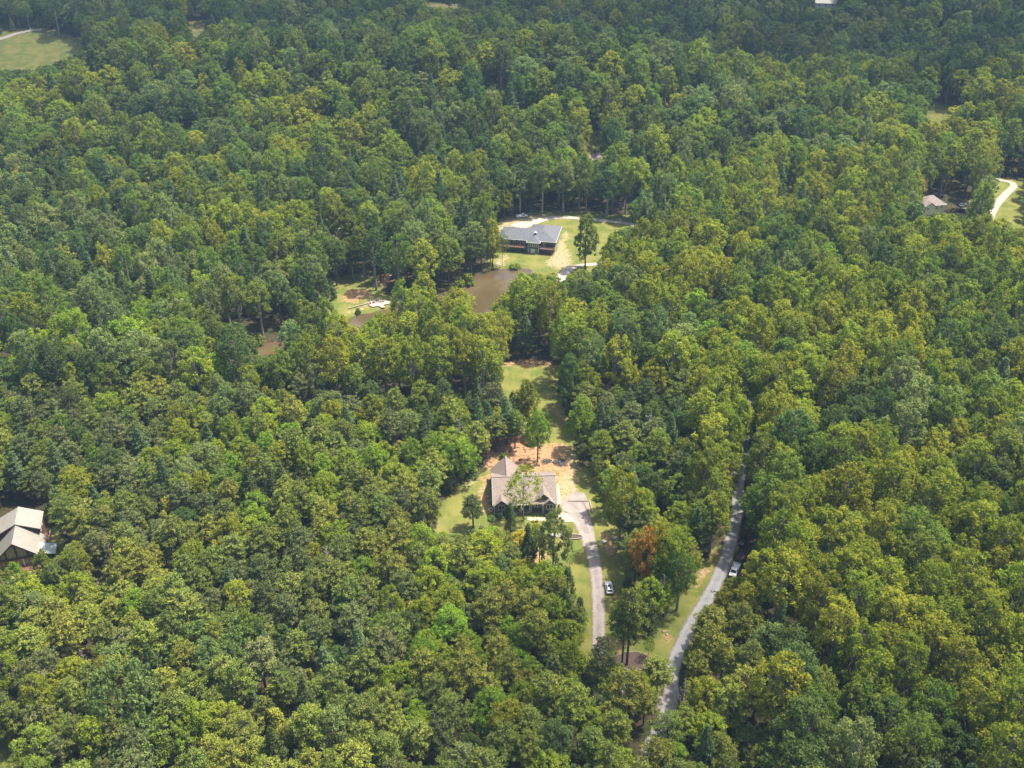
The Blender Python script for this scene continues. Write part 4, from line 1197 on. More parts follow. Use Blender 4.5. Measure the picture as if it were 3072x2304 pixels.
def crown_mesh(name, c, mat):
    V, Q, T = c
    me = fast_mesh(name, V, Q)
    at = me.attributes.new('tint', 'FLOAT', 'POINT'); at.data.foreach_set('value', T.astype(np.float32))
    me.materials.append(mat)
    return me
SHAPES = {
    'round': [broadleaf(17.5, 5.4, 0.30, 11), broadleaf(15.5, 5.9, 0.24, 9), broadleaf(20, 5.2, 0.28, 14), broadleaf(17, 5.6, 0.36, 8), broadleaf(16.5, 5.0, 0.26, 12), broadleaf(18.5, 5.6, 0.34, 10), broadleaf(16.0, 5.8, 0.30, 13), broadleaf(19, 5.0, 0.32, 11)],
    'poplar': [broadleaf(22.5, 4.8, 0.28, 15, True, 5.2), broadleaf(20.5, 4.7, 0.34, 10, True, 5.2), broadleaf(22, 4.6, 0.32, 13, True, 5.4), broadleaf(23, 4.3, 0.34, 13, True, 5.4), broadleaf(21, 5.0, 0.30, 13, True, 5.4), broadleaf(24, 4.6, 0.36, 12, True, 5.4)],
    'pine': [pine(16, 3.7), pine(16.5, 4.1, 0.35, 13), pine(14.5, 3.8, 0.44, 12), pine(15, 3.9, 0.38), pine(17, 3.5, 0.46), pine(15.5, 3.6, 0.40)],
    'white_pine': [pine(20, 4.2, 0.25, 19, 0.66, 38, 0.32, True), pine(19, 4.4, 0.22, 18, 0.66, 38, 0.32, True)],
    'cedar': [cedar(9, 2.3), cedar(8.5, 2.5), cedar(9.5, 2.1)],
    'broad': [broadleaf(13, 8.6, 0.22, 20, False, 5.0, 34, 0.52), broadleaf(13.5, 8.2, 0.22, 18, False, 5.0, 34, 0.52)],
    'full': [broadleaf(18, 5.0, 0.10, 15), broadleaf(17, 5.2, 0.12, 14)],
    'airy': [airy(), airy(16.5, 5.2)],
    'shrub': [shrub(), shrub(1.5, 1.3)],
    'snag': [snag(), snag(12, 3.6, 30), snag(14, 2.6, 22)],
}
MESH = {}
for sp, lst in SHAPES.items():
    MESH[sp] = []
    for k, (c, wd, h0, r0) in enumerate(lst):
        lm = M['needle'] if sp in ('pine', 'white_pine', 'cedar') else M['leaf']
        tm = fast_mesh('trunk', wd[0], wd[1]); tm.materials.append(M['dead_wood'] if sp == 'snag' else (M['bark_pale'] if sp in ('poplar', 'airy') else M['bark']))
        tm.polygons.foreach_set('use_smooth', np.ones(len(tm.polygons), bool))
        cm = crown_mesh('crown', c, lm) if c else None
        jm = None
        if c:
            V = np.concatenate([c[0], wd[0]]); Q = np.concatenate([c[1], wd[1] + len(c[0])])
            jm = fast_mesh('woodland_tree', V, Q)
            jm.materials.append(lm); jm.materials.append(tm.materials[0])
            jm.polygons.foreach_set('material_index', np.concatenate([np.zeros(len(c[1]), np.int32), np.ones(len(wd[1]), np.int32)]))
            at = jm.attributes.new('tint', 'FLOAT', 'POINT'); at.data.foreach_set('value', np.concatenate([c[2], np.ones(len(wd[0]))]).astype(np.float32))
        MESH[sp].append((tm, cm, jm, h0, r0))
TONES = {
    'olive': ((0.270, 0.318, 0.030), 'yellow olive'), 'green': ((0.185, 0.255, 0.036), 'mid green'), 'deep': ((0.110, 0.168, 0.040), 'dark green'),
    'sage': ((0.215, 0.280, 0.080), 'pale sage green'), 'fresh': ((0.250, 0.345, 0.032), 'bright green'), 'yellow': ((0.46, 0.43, 0.036), 'yellow'),
    'orange': ((0.47, 0.28, 0.045), 'orange'), 'gold': ((0.38, 0.35, 0.042), 'golden'), 'rust': ((0.34, 0.21, 0.075), 'rust brown'), 'lime': ((0.42, 0.46, 0.045), 'pale lime green'),
    'needle': ((0.190, 0.238, 0.046), 'olive green'), 'needle_grey': ((0.185, 0.212, 0.070), 'grey green'), 'needle_dark': ((0.115, 0.155, 0.044), 'dark green'),
    'needle_gold': ((0.255, 0.290, 0.046), 'yellowish green'), 'needle_blue': ((0.145, 0.215, 0.080), 'blue green'), 'cedar': ((0.220, 0.240, 0.032), 'golden olive'), 'grey': ((0.2, 0.18, 0.16), 'bare grey'),
}
KINDWORD = {'full': 'low crowned tree', 'broad': 'broad crowned tree', 'round': 'round tree', 'poplar': 'tall tree', 'pine': 'shaggy pine', 'white_pine': 'tiered pine',
            'cedar': 'conical cedar', 'airy': 'airy thin crowned tree', 'shrub': 'bush', 'snag': 'dead tree'}
OBJNAME = {'full': 'leafy_tree', 'broad': 'broad_tree', 'round': 'broadleaf_tree', 'poplar': 'poplar_tree', 'pine': 'pine_tree', 'white_pine': 'white_pine_tree', 'cedar': 'cedar_tree', 'airy': 'young_tree', 'shrub': 'bush', 'snag': 'dead_tree'}
GROUPS = {'round': 'broadleaf trees of the woods', 'poplar': 'narrow broadleaf trees of the woods', 'pine': 'pines of the woods', 'white_pine': 'white pines of the woods', 'cedar': 'cedars of the woods', 'snag': 'dead trees in the woods'}
PR = random.Random(5)
def plant(sp, x, y, h, r, tone, label, var=None, rot=None, group=None, z=None):
    k = PR.randrange(len(MESH[sp])) if var is None else var % len(MESH[sp])
    tm, cm, jm, h0, r0 = MESH[sp][k]
    o = empty(OBJNAME[sp], (x, y, float(terrain(x, y)) if z is None else z), PR.uniform(0, 6.28) if rot is None else rot)
    o.scale = (r / r0, r / r0, h / h0)
    tag(o, label, 'bush' if sp == 'shrub' else 'tree', group)
    t = bpy.data.objects.new('trunk', tm); COL.objects.link(t); t.parent = o
    if cm:
        c = bpy.data.objects.new('crown', cm); COL.objects.link(c); c.parent = o
        c['tone'] = TONES[tone][0]
    return o
def plant_px(sp, base, top, wpx, tone, label, **kw):
    """a single tree from the pixel of its foot, the pixel row of its top and its crown width in pixels"""
    x, y = unproject(*base)
    z0 = float(terrain(x, y)); h = 1.0
    for h in np.arange(0.6, 34, 0.2):
        if project(x, y, z0 + h)[1] <= top:
            break
    return plant(sp, x, y, float(h), wpx / 2 / project(x, y, z0 + h * 0.6)[2], tone, label, **kw)

# ------------------------------------------------------------------ trees one can point to
S = plant_px
S('airy', (1570, 1562), 1400, 118, 'olive', 'thin yellow green tree standing before the brown house roof', var=0)
S('pine', (1420, 1584), 1492, 76, 'needle_dark', 'dark pine on the lawn beside the brown house', var=0)
S('cedar', (1676.5, 1541), 1513, 13, 'needle_dark', 'narrow dark clipped evergreen at the brown house corner', var=0)
S('round', (1657, 1738), 1540, 112, 'sage', 'grey green tree with bare trunk beside the concrete patio', var=1)
S('cedar', (1530, 1618), 1515, 40, 'needle_dark', 'slim dark cedar before the brown house porch', var=1)
S('cedar', (1583, 1690), 1578, 52, 'deep', 'slim dark cedar below the concrete walkway', var=2)
S('round', (1560, 1660), 1590, 60, 'yellow', 'small yellowing tree below the concrete walkway', var=2)
S('round', (1618, 1690), 1588, 66, 'green', 'slender green tree with clear stem beside patio tree', var=3)
S('airy', (1708, 1702), 1664, 34, 'green', 'small round lawn tree in a mulch ring beside the drive', var=1)
S('cedar', (1737, 1868), 1796, 42, 'needle_dark', 'dark bushy evergreen on grass beside the gravel driveway', var=0)
S('cedar', (1700, 1800), 1710, 60, 'deep', 'dark green evergreen below the small lawn tree', var=1)
S('round', (1926, 1790), 1585, 104, 'orange', 'orange autumn tree between the gravel drive and paved road', var=0)
S('poplar', (2000, 1800), 1590, 105, 'olive', 'yellow olive tree leaning against the orange autumn tree', var=0)
S('round', (1965, 1700), 1560, 100, 'olive', 'olive tree behind the orange autumn tree', var=2)
S('poplar', (2030, 1830), 1650, 100, 'green', 'green tree in front of the orange autumn tree', var=1)
S('pine', (1866, 1991), 1795, 96, 'needle', 'tall bare stemmed pine in the stone ringed mulch bed, thinner stem', var=2)
S('pine', (1880, 1994), 1768, 118, 'needle', 'tall bare stemmed pine in the stone ringed mulch bed, thicker stem', var=0)
S('airy', (1944, 1972), 1912, 42, 'green', 'small tree at the end of the stone ringed mulch bed', var=0)
S('pine', (1804, 2113), 1918, 92, 'needle_grey', 'lone grey green pine with bare dark trunk by the drive end', var=2)
S('round', (1962, 1785), 1572, 96, 'gold', 'golden yellow tree sharing the crown of the orange autumn tree', var=5)
S('poplar', (1856, 1643), 1402, 112, 'olive', 'tall ivy stemmed olive tree beside the rocks along the drive', var=4)
S('round', (1915, 1640), 1478, 112, 'olive', 'bright olive tree behind the ivy stemmed tree by the drive', var=6)
S('round', (70, 1792), 1690, 66, 'fresh', 'bright green tree at the foot of the timber house porch', var=2)
S('round', (152, 1772), 1655, 70, 'green', 'green tree leaning over the timber house porch roof corner', var=4)
S('round', (10, 1800), 1705, 60, 'olive', 'olive tree before the timber house porch steps', var=0)
S('round', (2085, 1660), 1505, 120, 'green', 'dense green tree over the red earth verge of the paved road', var=7)
S('pine', (1968, 2092), 1982, 104, 'needle', 'low leafy pine in front of the stone ringed mulch bed', var=4)
S('round', (1905, 2110), 2022, 90, 'green', 'low green tree at the foot of the stone ringed mulch bed', var=5)
S('snag', (1982, 1858), 1722, 66, 'grey', 'dead grey tree beside the orange autumn tree', var=0)
S('full', (1756, 806), 640, 78, 'green', 'tall solitary tree on the lawn of the deck house', var=4)
S('airy', (1507, 796), 690, 44, 'green', 'thin tree on the pond shore before the deck house', var=0)
S('full', (1478, 799), 660, 60, 'olive', 'airy olive tree on the pond shore next to the deck house', var=1)
S('full', (1704, 1248), 1066, 84, 'deep', 'dark dense tree beside the mown strip behind the brown house', var=3)
S('full', (1582, 1300), 1138, 70, 'olive', 'feathery olive tree standing in the mown strip', var=0)
S('round', (1612, 1385), 1236, 82, 'fresh', 'bright green tree with forked stems behind the brown house', var=1)
S('full', (1740, 1350), 1196, 92, 'fresh', 'fan shaped bright tree beside the earth path behind the brown house', var=2)
S('pine', (1487, 1352), 1243, 80, 'needle', 'pine with bare stem on red earth behind the brown house', var=1)
S('pine', (1545, 1345), 1232, 70, 'needle', 'pine with bare stem between two others behind the brown house', var=3)
S('pine', (1448, 1390), 1290, 64, 'needle_grey', 'grey pine at the edge of the red earth behind the brown house', var=0)
S('shrub', (1514, 1378), 1356, 40, 'fresh', 'bright green bush on red earth behind the brown house', var=0)
S('round', (2720, 610), 512, 92, 'rust', 'rust brown tree behind the taupe roofed house', var=1)
S('round', (852, 432), 335, 78, 'orange', 'orange gold tree in the woods on the far ridge', var=2)
S('round', (388, 500), 432, 54, 'orange', 'orange gold tree beside the long grey roof', var=3)
S('round', (1222, 360), 265, 84, 'yellow', 'bright yellow tree in the far woods beyond the deck house', var=0)
S('poplar', (2122, 470), 360, 62, 'orange', 'orange topped tree in the woods far behind the deck house', var=1)
S('poplar', (1905, 655), 470, 84, 'olive', 'golden olive tree at the wood edge behind the deck house', var=3)
S('round', (1480, 650), 472, 88, 'deep', 'tall round dark tree at the wood edge behind the deck house', var=2)
S('poplar', (1626, 640), 448, 80, 'green', 'tall pale stemmed tree behind the deck house drive', var=0)
S('poplar', (1560, 640), 490, 80, 'deep', 'dark narrow tree behind the white pickup at the wood edge', var=1)
S('poplar', (1690, 635), 480, 86, 'sage', 'sage tree with pale stem behind the deck house drive', var=2)
S('poplar', (1820, 648), 500, 80, 'deep', 'dark narrow tree behind the far end of the deck house drive', var=3)
S('broad', (690, 2010), 1885, 245, 'deep', 'very broad dark round tree in the mixed woods', var=3)
S('broad', (420, 2230), 2020, 230, 'sage', 'broad pale green tree with spreading crown in the mixed woods', var=0)
S('round', (345, 2120), 1980, 96, 'olive', 'small yellow green dome shaped tree beside a broad pale tree', var=1)
S('round', (1322, 2055), 1935, 122, 'olive', 'round golden olive tree among pines in the mixed woods', var=0)
S('round', (600, 2250), 2125, 130, 'fresh', 'bright yellow green bushy tree among pines', var=2)
S('broad', (450, 2330), 2190, 200, 'sage', 'broad pale sage tree low in the mixed woods', var=4)
S('snag', (1160, 2215), 2135, 90, 'grey', 'dead grey vine draped tree among pines', var=1)
S('snag', (995, 1808), 1640, 96, 'grey', 'tall dead forked tree in the mixed woods', var=0)
S('snag', (1402, 2060), 1970, 80, 'grey', 'dead reddish grey tree beside the golden olive tree', var=1)
S('snag', (300, 990), 885, 60, 'grey', 'pale dead forked tree on the wooded bank past the pond', var=2)
S('snag', (1935, 1370), 1240, 84, 'grey', 'bleached dead tree behind the brown house beside pines', var=2)
S('snag', (2370, 1810), 1755, 76, 'grey', 'dead grey tree in the woods across the paved road', var=1)
S('snag', (1380, 1400), 1250, 70, 'grey', 'grey dead tree with fine twigs near the brown house lawn', var=1)
S('snag', (2040, 2180), 2030, 60, 'grey', 'forked pale dead tree beside the paved road', var=0)
S('snag', (1260, 1560), 1460, 60, 'grey', 'short bleached dead tree in woods beside the brown house lawn', var=0)
S('snag', (2690, 1850), 1740, 66, 'grey', 'small dead tree deep in the woods across the paved road', var=2)
FARM = random.Random(12)
for i, (b, t, w) in enumerate([((2880, 372), 318, 84), ((2925, 380), 322, 90), ((2975, 392), 330, 84), ((2850, 395), 350, 60), ((2910, 415), 365, 70), ((3005, 405), 350, 70), ((2960, 425), 382, 64), ((3050, 445), 392, 70)]):
    S('round', b, t, w, ('lime', 'fresh', 'lime')[i % 3], 'rounded tree coloured as sunlit beside the far bright meadow', var=i, group='trees of the far meadow')  # lime puts strong sunlight into the leaf colour of these crowns
for i in range(16):
    px_, py_ = FARM.uniform(150, 1750), FARM.uniform(1500, 2290)
    if (1250 < px_ and py_ < 1760) or (px_ < 260 and py_ < 1800): continue
    S('snag', (px_, py_), py_ - FARM.uniform(85, 125), FARM.uniform(40, 66), 'grey', 'slender bare grey tree rising through the mixed woods', var=i, group='bare trees of the mixed woods')
# planting round the houses
for i, (b, t, w, tone, lab) in enumerate([
    ((1500, 1554), 1537, 36, 'needle_blue', 'blue green low bush at the brown house front wall'),
    ((1478, 1560), 1546, 34, 'sage', 'sage low bush at the brown house garden corner'),
    ((1535, 1556), 1535, 40, 'deep', 'dark bush beside the brown house porch'),
    ((1600, 1548), 1541, 11, 'deep', 'clipped dark bush under the brown house gable windows'),
    ((1612, 1548), 1541, 11, 'deep', 'clipped dark bush under the brown house gable windows'),
    ((1623, 1548), 1541, 11, 'deep', 'clipped dark bush under the brown house gable windows'),
    ((1634, 1549), 1541, 12, 'deep', 'clipped dark bush under the brown house gable windows'),
    ((1600, 1566), 1558, 14, 'yellow', 'yellow flowering clump along the concrete walkway'),
    ((1611, 1566), 1558, 14, 'yellow', 'yellow flowering clump along the concrete walkway'),
    ((1655, 1556), 1538, 34, 'fresh', 'bright bush between the walkway and the brown house'),
    ((1300, 1540), 1505, 40, 'sage', 'pale bush at the wood edge by the brown house lawn'),
    ((1545, 802), 788, 46, 'green', 'low reeds and bush on the pond shore before the deck house'),
    ((1405, 850), 812, 54, 'olive', 'olive bush on the pond bank'), ((1375, 862), 830, 46, 'olive', 'smaller olive bush on the pond bank'),
    ((1074, 940), 922, 26, 'green', 'small bush on the grassy bank beside the pond deck'),
    ((700, 1045), 1010, 60, 'green', 'green bush over the narrow end of the pond'), ((770, 1030), 1000, 64, 'green', 'broad green bush over the narrow pond end'),
    ((235, 1690), 1668, 40, 'sage', 'silvery bush near the timber house porch'),
    ((2640, 0 + 340), 310, 60, 'fresh', 'sunlit bush at the edge of the far meadow'),
    ((1790, 1500), 1480, 36, 'fresh', 'green bush beside the gravel parking timber'),
    ((1786, 1425), 1395, 40, 'olive', 'olive bush beside the bare earth behind the brown house'),
    ((3030, 520), 500, 40, 'green', 'low bush beside the white gravel lane bend'),
]):
    S('shrub', b, t, w, tone, lab, var=i, group='planted bushes' if 'clipped' in lab or 'flowering' in lab else None)

# ------------------------------------------------------------------ open places the woods must leave clear in view
OPEN = [
    [(1310, 1598), (1314, 1555), (1340, 1495), (1382, 1455), (1420, 1428), (1445, 1405), (1470, 1388), (1515, 1372), (1575, 1385), (1590, 1350), (1640, 1335), (1690, 1338), (1722, 1350), (1742, 1400), (1765, 1440),
     (1790, 1490), (1785, 1545), (1800, 1590), (1840, 1590), (1850, 1650), (1848, 1680), (1860, 1740), (1885, 1790), (1850, 1850), (1828, 1945), (1772, 1950), (1765, 1800), (1720, 1780), (1700, 1690), (1650, 1640), (1640, 1585), (1580, 1575), (1520, 1578), (1460, 1572), (1400, 1600)],
    [(2075, 1750), (2110, 1700), (2150, 1640), (2180, 1600), (2202, 1540), (2232, 1545), (2248, 1610), (2236, 1700), (2190, 1735), (2160, 1775), (2100, 1850), (2075, 1900), (2048, 1990), (2040, 2060), (2005, 2060), (1990, 2010), (1945, 2010), (1880, 2020), (1845, 2000), (1838, 1930), (1960, 1930), (1990, 1870), (2040, 1800)],
    [(2206, 1445), (2224, 1445), (2224, 1545), (2202, 1545)],
    [(1975, 2130), (2010, 2120), (2005, 2170), (1985, 2190)],
    [(1520, 1100), (1525, 1083), (1600, 1072), (1672, 1092), (1668, 1150), (1652, 1215), (1660, 1245), (1625, 1262), (1605, 1250), (1610, 1190), (1590, 1160), (1525, 1150)],
    [(1655, 1218), (1680, 1225), (1716, 1262), (1735, 1268), (1735, 1330), (1745, 1350), (1640, 1355), (1642, 1300), (1655, 1272), (1680, 1265)],
    [(1460, 1345), (1600, 1335), (1600, 1380), (1450, 1385)],
    [(1390, 852), (1425, 826), (1470, 806), (1520, 800), (1592, 798), (1602, 812), (1545, 825), (1518, 850), (1502, 875), (1482, 900), (1476, 930), (1434, 930), (1424, 900), (1400, 872)],
    [(1478, 712), (1484, 680), (1540, 650), (1600, 638), (1640, 632), (1700, 638), (1880, 655), (1912, 670), (1870, 690), (1828, 708), (1798, 745), (1796, 792), (1815, 802), (1740, 812), (1692, 832), (1682, 848), (1662, 822), (1630, 828), (1575, 802), (1480, 802), (1500, 770)],
    [(1010, 862), (1060, 850), (1100, 845), (1130, 865), (1125, 890), (1165, 900), (1175, 925), (1135, 940), (1120, 956), (1060, 968), (1012, 966), (1030, 945), (1008, 935), (1015, 900)],
    [(722, 1047), (790, 1023), (845, 1008), (850, 1022), (805, 1048), (812, 1068), (795, 1062)],
    [(-20, 1550), (55, 1520), (125, 1525), (135, 1575), (180, 1588), (178, 1625), (168, 1650), (125, 1685), (60, 1722), (-20, 1745)],
    [(-20, 108), (60, 88), (130, 92), (200, 120), (262, 130), (250, 152), (190, 182), (100, 208), (-20, 210)],
    [(2968, 660), (2985, 610), (2985, 540), (3090, 532), (3090, 695), (3040, 685), (3010, 655)],
    [(2764, 602), (2800, 592), (2850, 600), (2862, 620), (2870, 606), (2912, 606), (2912, 642), (2765, 645)],
    [(2793, 302), (2862, 318), (2852, 352), (2812, 385), (2786, 360), (2790, 325)], [(3030, 385), (3090, 380), (3090, 405), (3030, 400)],
    [(2450, 4), (2512, 4), (2500, 23), (2452, 26)], [(2335, 18), (2450, 18), (2450, 30), (2335, 30)],
    [(567, 64), (625, 60), (610, 100), (570, 104)], [(1285, 8), (1400, 8), (1400, 22), (1285, 22)],
    [(1012, 690), (1034, 690), (1040, 722), (1010, 722)], [(398, 526), (482, 524), (480, 542), (396, 542)], [(112, 452), (175, 448), (160, 468), (112, 470)],
    [(1765, 418), (1800, 415), (1805, 480), (1765, 478)], [(1328, 355), (1346, 355), (1346, 370), (1328, 370)],
    [(2345, 562), (2375, 555), (2375, 590), (2345, 590)], [(1480, 245), (1512, 245), (1490, 272), (1478, 272)], [(280, 1735), (330, 1728), (330, 1750), (290, 1756)],
    [(-10, 1050), (28, 1050), (28, 1085), (-10, 1085)], [(-10, 2265), (45, 2250), (45, 2310), (-10, 2310)], [(1528, 1005 + 600), (1545, 1600), (1560, 1640), (1530, 1640)],
    [(1560, 1645), (1645, 1645), (1650, 1690), (1600, 1700)],
]
MW, MH, MS, MO = 900, 700, 4.0, 200   # mask grid: pixel = index * 4 - 200
gx_, gy_ = np.meshgrid(np.arange(MW) * MS - MO, np.arange(MH) * MS - MO)
OM = np.zeros((MH, MW), bool)
for p in OPEN:
    p = np.array(p, float); lo = p.min(0); hi = p.max(0)
    a0, a1 = int((lo[0] + MO) / MS) - 1, int((hi[0] + MO) / MS) + 2; b0_, b1_ = int((lo[1] + MO) / MS) - 1, int((hi[1] + MO) / MS) + 2
    a0 = max(a0, 0); b0_ = max(b0_, 0)
    OM[b0_:b1_, a0:a1] |= in_poly(gx_[b0_:b1_, a0:a1], gy_[b0_:b1_, a0:a1], p)
def blocked(px, py):
    i = ((py + MO) / MS + 0.5).astype(int); j = ((px + MO) / MS + 0.5).astype(int)
    ok = (i >= 0) & (i < MH) & (j >= 0) & (j < MW)
    return ok & OM[np.clip(i, 0, MH - 1), np.clip(j, 0, MW - 1)]
def crown_hits(x, y, z, h, r, sp):
    lo = 0.35 if sp in ('pine', 'poplar') else 0.25
    hit = np.zeros(x.shape, bool)
    for fz, fr in [(0.97, 0.0), (0.86, 0.5), (0.86, -0.5), (0.86, 0), (0.7, 0.72), (0.7, -0.72), (0.7, 0.35), (0.7, -0.35), (0.7, 0), (0.52, 0.82), (0.52, -0.82), (0.52, 0.4), (0.52, -0.4), (0.52, 0), (lo, 0.6), (lo, -0.6), (lo, 0.3), (lo, -0.3), (lo, 0), (0.12, 0), (0.0, 0)]:
        px, py, _ = project(x + fr * r, y, z + fz * h)
        hit |= blocked(px, py)
    return hit
# ------------------------------------------------------------------ the woods
WR = np.random.default_rng(23)
def grove(x, y, s, ph):
    return (np.sin(x / s + ph) * np.cos(y / s * 1.13 - ph * 2) + np.sin((x + y) / s * 0.71 + ph * 3) + np.sin((x - 1.3 * y) / s * 1.7 + ph)) / 3
def lattice(sp_, y0, y1):
    rows = np.arange(y0, y1, sp_ * 0.87); out = []
    for i, yy in enumerate(rows):
        half = 0.66 * (yy * CP + CAMZ * SP) + 45
        xx = np.arange(-half, half, sp_) + (sp_ / 2 if i % 2 else 0)
        out.append(np.stack([xx, np.full(len(xx), yy)], 1))
    a = np.concatenate(out)
    return a + WR.uniform(-0.46, 0.46, a.shape) * sp_
cand = np.concatenate([lattice(3.6, 108, 300), lattice(4.6, 300, 520), lattice(5.4, 520, 1230)])
WR.shuffle(cand)
X, Y = cand[:, 0], cand[:, 1]
Z = terrain(X, Y)
PX, PY, PS = project(X, Y, Z)
n = len(X)
u = WR.random(n); g1 = grove(X, Y, 23, 0.7); g2 = grove(X, Y, 41, 2.1)
young = (PY > 1240) & (PX < 2080) | (PY > 1900) & (PX < 2300)
east = (PX > 2080) & (PY > 560) & ~young
midl = (PX <= 2080) & (PY > 1010) & (PY <= 1240)
pondn = (PX <= 1500) & (PY > 560) & (PY <= 1010)
spn = np.array(['round', 'poplar', 'pine', 'white_pine', 'cedar'])
W = np.tile([0.55, 0.30, 0.05, 0.06, 0.04], (n, 1))
W[young] = [0.33, 0.02, 0.42, 0.05, 0.18]
W[east] = [0.22, 0.68, 0.06, 0.04, 0.00]
W[midl] = [0.34, 0.56, 0.06, 0.02, 0.02]
W[pondn] = [0.52, 0.22, 0.07, 0.17, 0.02]
W[:, 0] *= 1 + 0.9 * g1; W[:, 1] *= 1 - 0.8 * g1; W[:, 2] *= 1 + 1.1 * g2
W = np.clip(W, 0, None); W /= W.sum(1, keepdims=True)
SPI = (u[:, None] > np.cumsum(W, 1)).sum(1).clip(0, 4)
SPC = spn[SPI]
hb = np.choose(SPI, [18.5, 23.0, 16.5, 21.0, 8.5]); rb = np.choose(SPI, [5.7, 4.7, 3.9, 4.4, 2.3])
sc = WR.uniform(0.66, 1.24, n)
sc = np.where(young, sc * np.choose(SPI, [0.70, 0.64, 0.86, 0.74, 1.05]), sc)
sc = np.where(PY < 560, sc * 1.10, sc); RDX = np.where(PY < 560, 1.12, 1.0)
HT, RD = hb * sc * WR.uniform(0.92, 1.08, n), rb * sc * RDX * WR.uniform(0.86, 1.16, n)
# keep off water, roads, drives and buildings
bad = np.zeros(n, bool)
near = (Y < 470) & (np.abs(X) < 320)
nb = np.where(near)[0]
bad[nb] |= sdf(X[nb], Y[nb], POND) < 2.0
for path, wid in ((ROAD_W, 3.4), (DRIVE_W, 3.6), (YD_W, 4.0)):
    for q in path[::2]:
        bad[nb] |= (X[nb] - q.x) ** 2 + (Y[nb] - q.y) ** 2 < (wid if q.y < 248 or wid > 3.5 else 1.9) ** 2
for hobj, rad, cxy in ((HOUSE1, 15, (9, 8)), (HOUSE2, 17, (-12, 6)), (HOUSE3, 12, (0, 7)), (HOUSE4, 9, (5, 5))):
    c, s = math.cos(hobj.rotation_euler.z), math.sin(hobj.rotation_euler.z)
    hx = hobj.location.x + cxy[0] * c - cxy[1] * s; hy = hobj.location.y + cxy[0] * s + cxy[1] * c
    bad[nb] |= (X[nb] - hx) ** 2 + (Y[nb] - hy) ** 2 < rad ** 2
# thin the closer ones so that crowns do not all touch
for tries, f in enumerate((1.0, 0.74, 0.5)):
    hit = np.zeros(n, bool)
    for k, s_ in enumerate(spn):
        m_ = SPI == k
        hit[m_] = crown_hits(X[m_], Y[m_], Z[m_], HT[m_], RD[m_], s_)
    if tries < 2:
        nf_ = (0.74, 0.68)[tries]
        HT = np.where(hit, HT * nf_, HT); RD = np.where(hit, RD * (0.5 + nf_ / 2), RD)
bad |= hit
order = np.argsort(-(HT + RD * 1.5))
cell = {}
keep = np.zeros(n, bool)
for i in order:
    if bad[i]:
        continue
    a, b = int(X[i] // 8), int(Y[i] // 8); ok = True
    for da in (-1, 0, 1):
        for db in (-1, 0, 1):
            for j in cell.get((a + da, b + db), ()):
                need = (0.535 if HT[i] > 9 else 0.48) * (RD[i] + RD[j])
                if (X[i] - X[j]) ** 2 + (Y[i] - Y[j]) ** 2 < need * need:
                    ok = False; break
            if not ok: break
        if not ok: break
    if ok:
        cell.setdefault((a, b), []).append(i); keep[i] = True
ids = np.where(keep)[0]
TQ_ = grove(X, Y, 17, 4.1) + 0.8 * grove(X, Y, 47, 1.9) + 0.5 * grove(X, Y, 8, 0.3)
TQ = np.argsort(np.argsort(TQ_ / TQ_.std() + WR.normal(size=len(TQ_)) * 0.55)) / len(TQ_)
def tone_of(i):
    k = SPC[i]; q = float(TQ[i])
    if k in ('round', 'poplar'):
        w = {'olive': 0.30, 'green': 0.34, 'deep': 0.18, 'sage': 0.12, 'fresh': 0.05}
        if east[i]: w = {'olive': 0.60, 'green': 0.20, 'deep': 0.09, 'sage': 0.07, 'fresh': 0.04}
        elif midl[i]: w = {'olive': 0.46, 'green': 0.26, 'deep': 0.13, 'sage': 0.12, 'fresh': 0.04}
        elif pondn[i]: w = {'olive': 0.14, 'green': 0.34, 'deep': 0.24, 'sage': 0.24, 'fresh': 0.05}
        elif young[i]: w = {'deep': 0.13, 'green': 0.26, 'olive': 0.30, 'sage': 0.15, 'fresh': 0.18}
        elif PY[i] < 300: w = {'olive': 0.10, 'green': 0.34, 'deep': 0.44, 'sage': 0.10}  # cloud shade over the farthest woods put into darker tree tones
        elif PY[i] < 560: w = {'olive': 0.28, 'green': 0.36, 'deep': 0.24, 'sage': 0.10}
    elif k == 'pine':
        w = {'needle_dark': 0.14, 'needle_grey': 0.22, 'needle': 0.40, 'needle_gold': 0.24}
    elif k == 'white_pine':
        w = {'needle_blue': 0.8, 'needle_dark': 0.2}
    else:
        w = {'cedar': 0.62, 'needle_dark': 0.38}
    if k == 'round':
        e = WR.random()
        if e < 0.007: return ('yellow', 'gold', 'gold', 'gold', 'yellow')[int(e * 1e5) % 5]
    q *= sum(w.values())
    for t, v in w.items():
        q -= v
        if q <= 0: return t
    return t
TN = {i: tone_of(i) for i in ids}
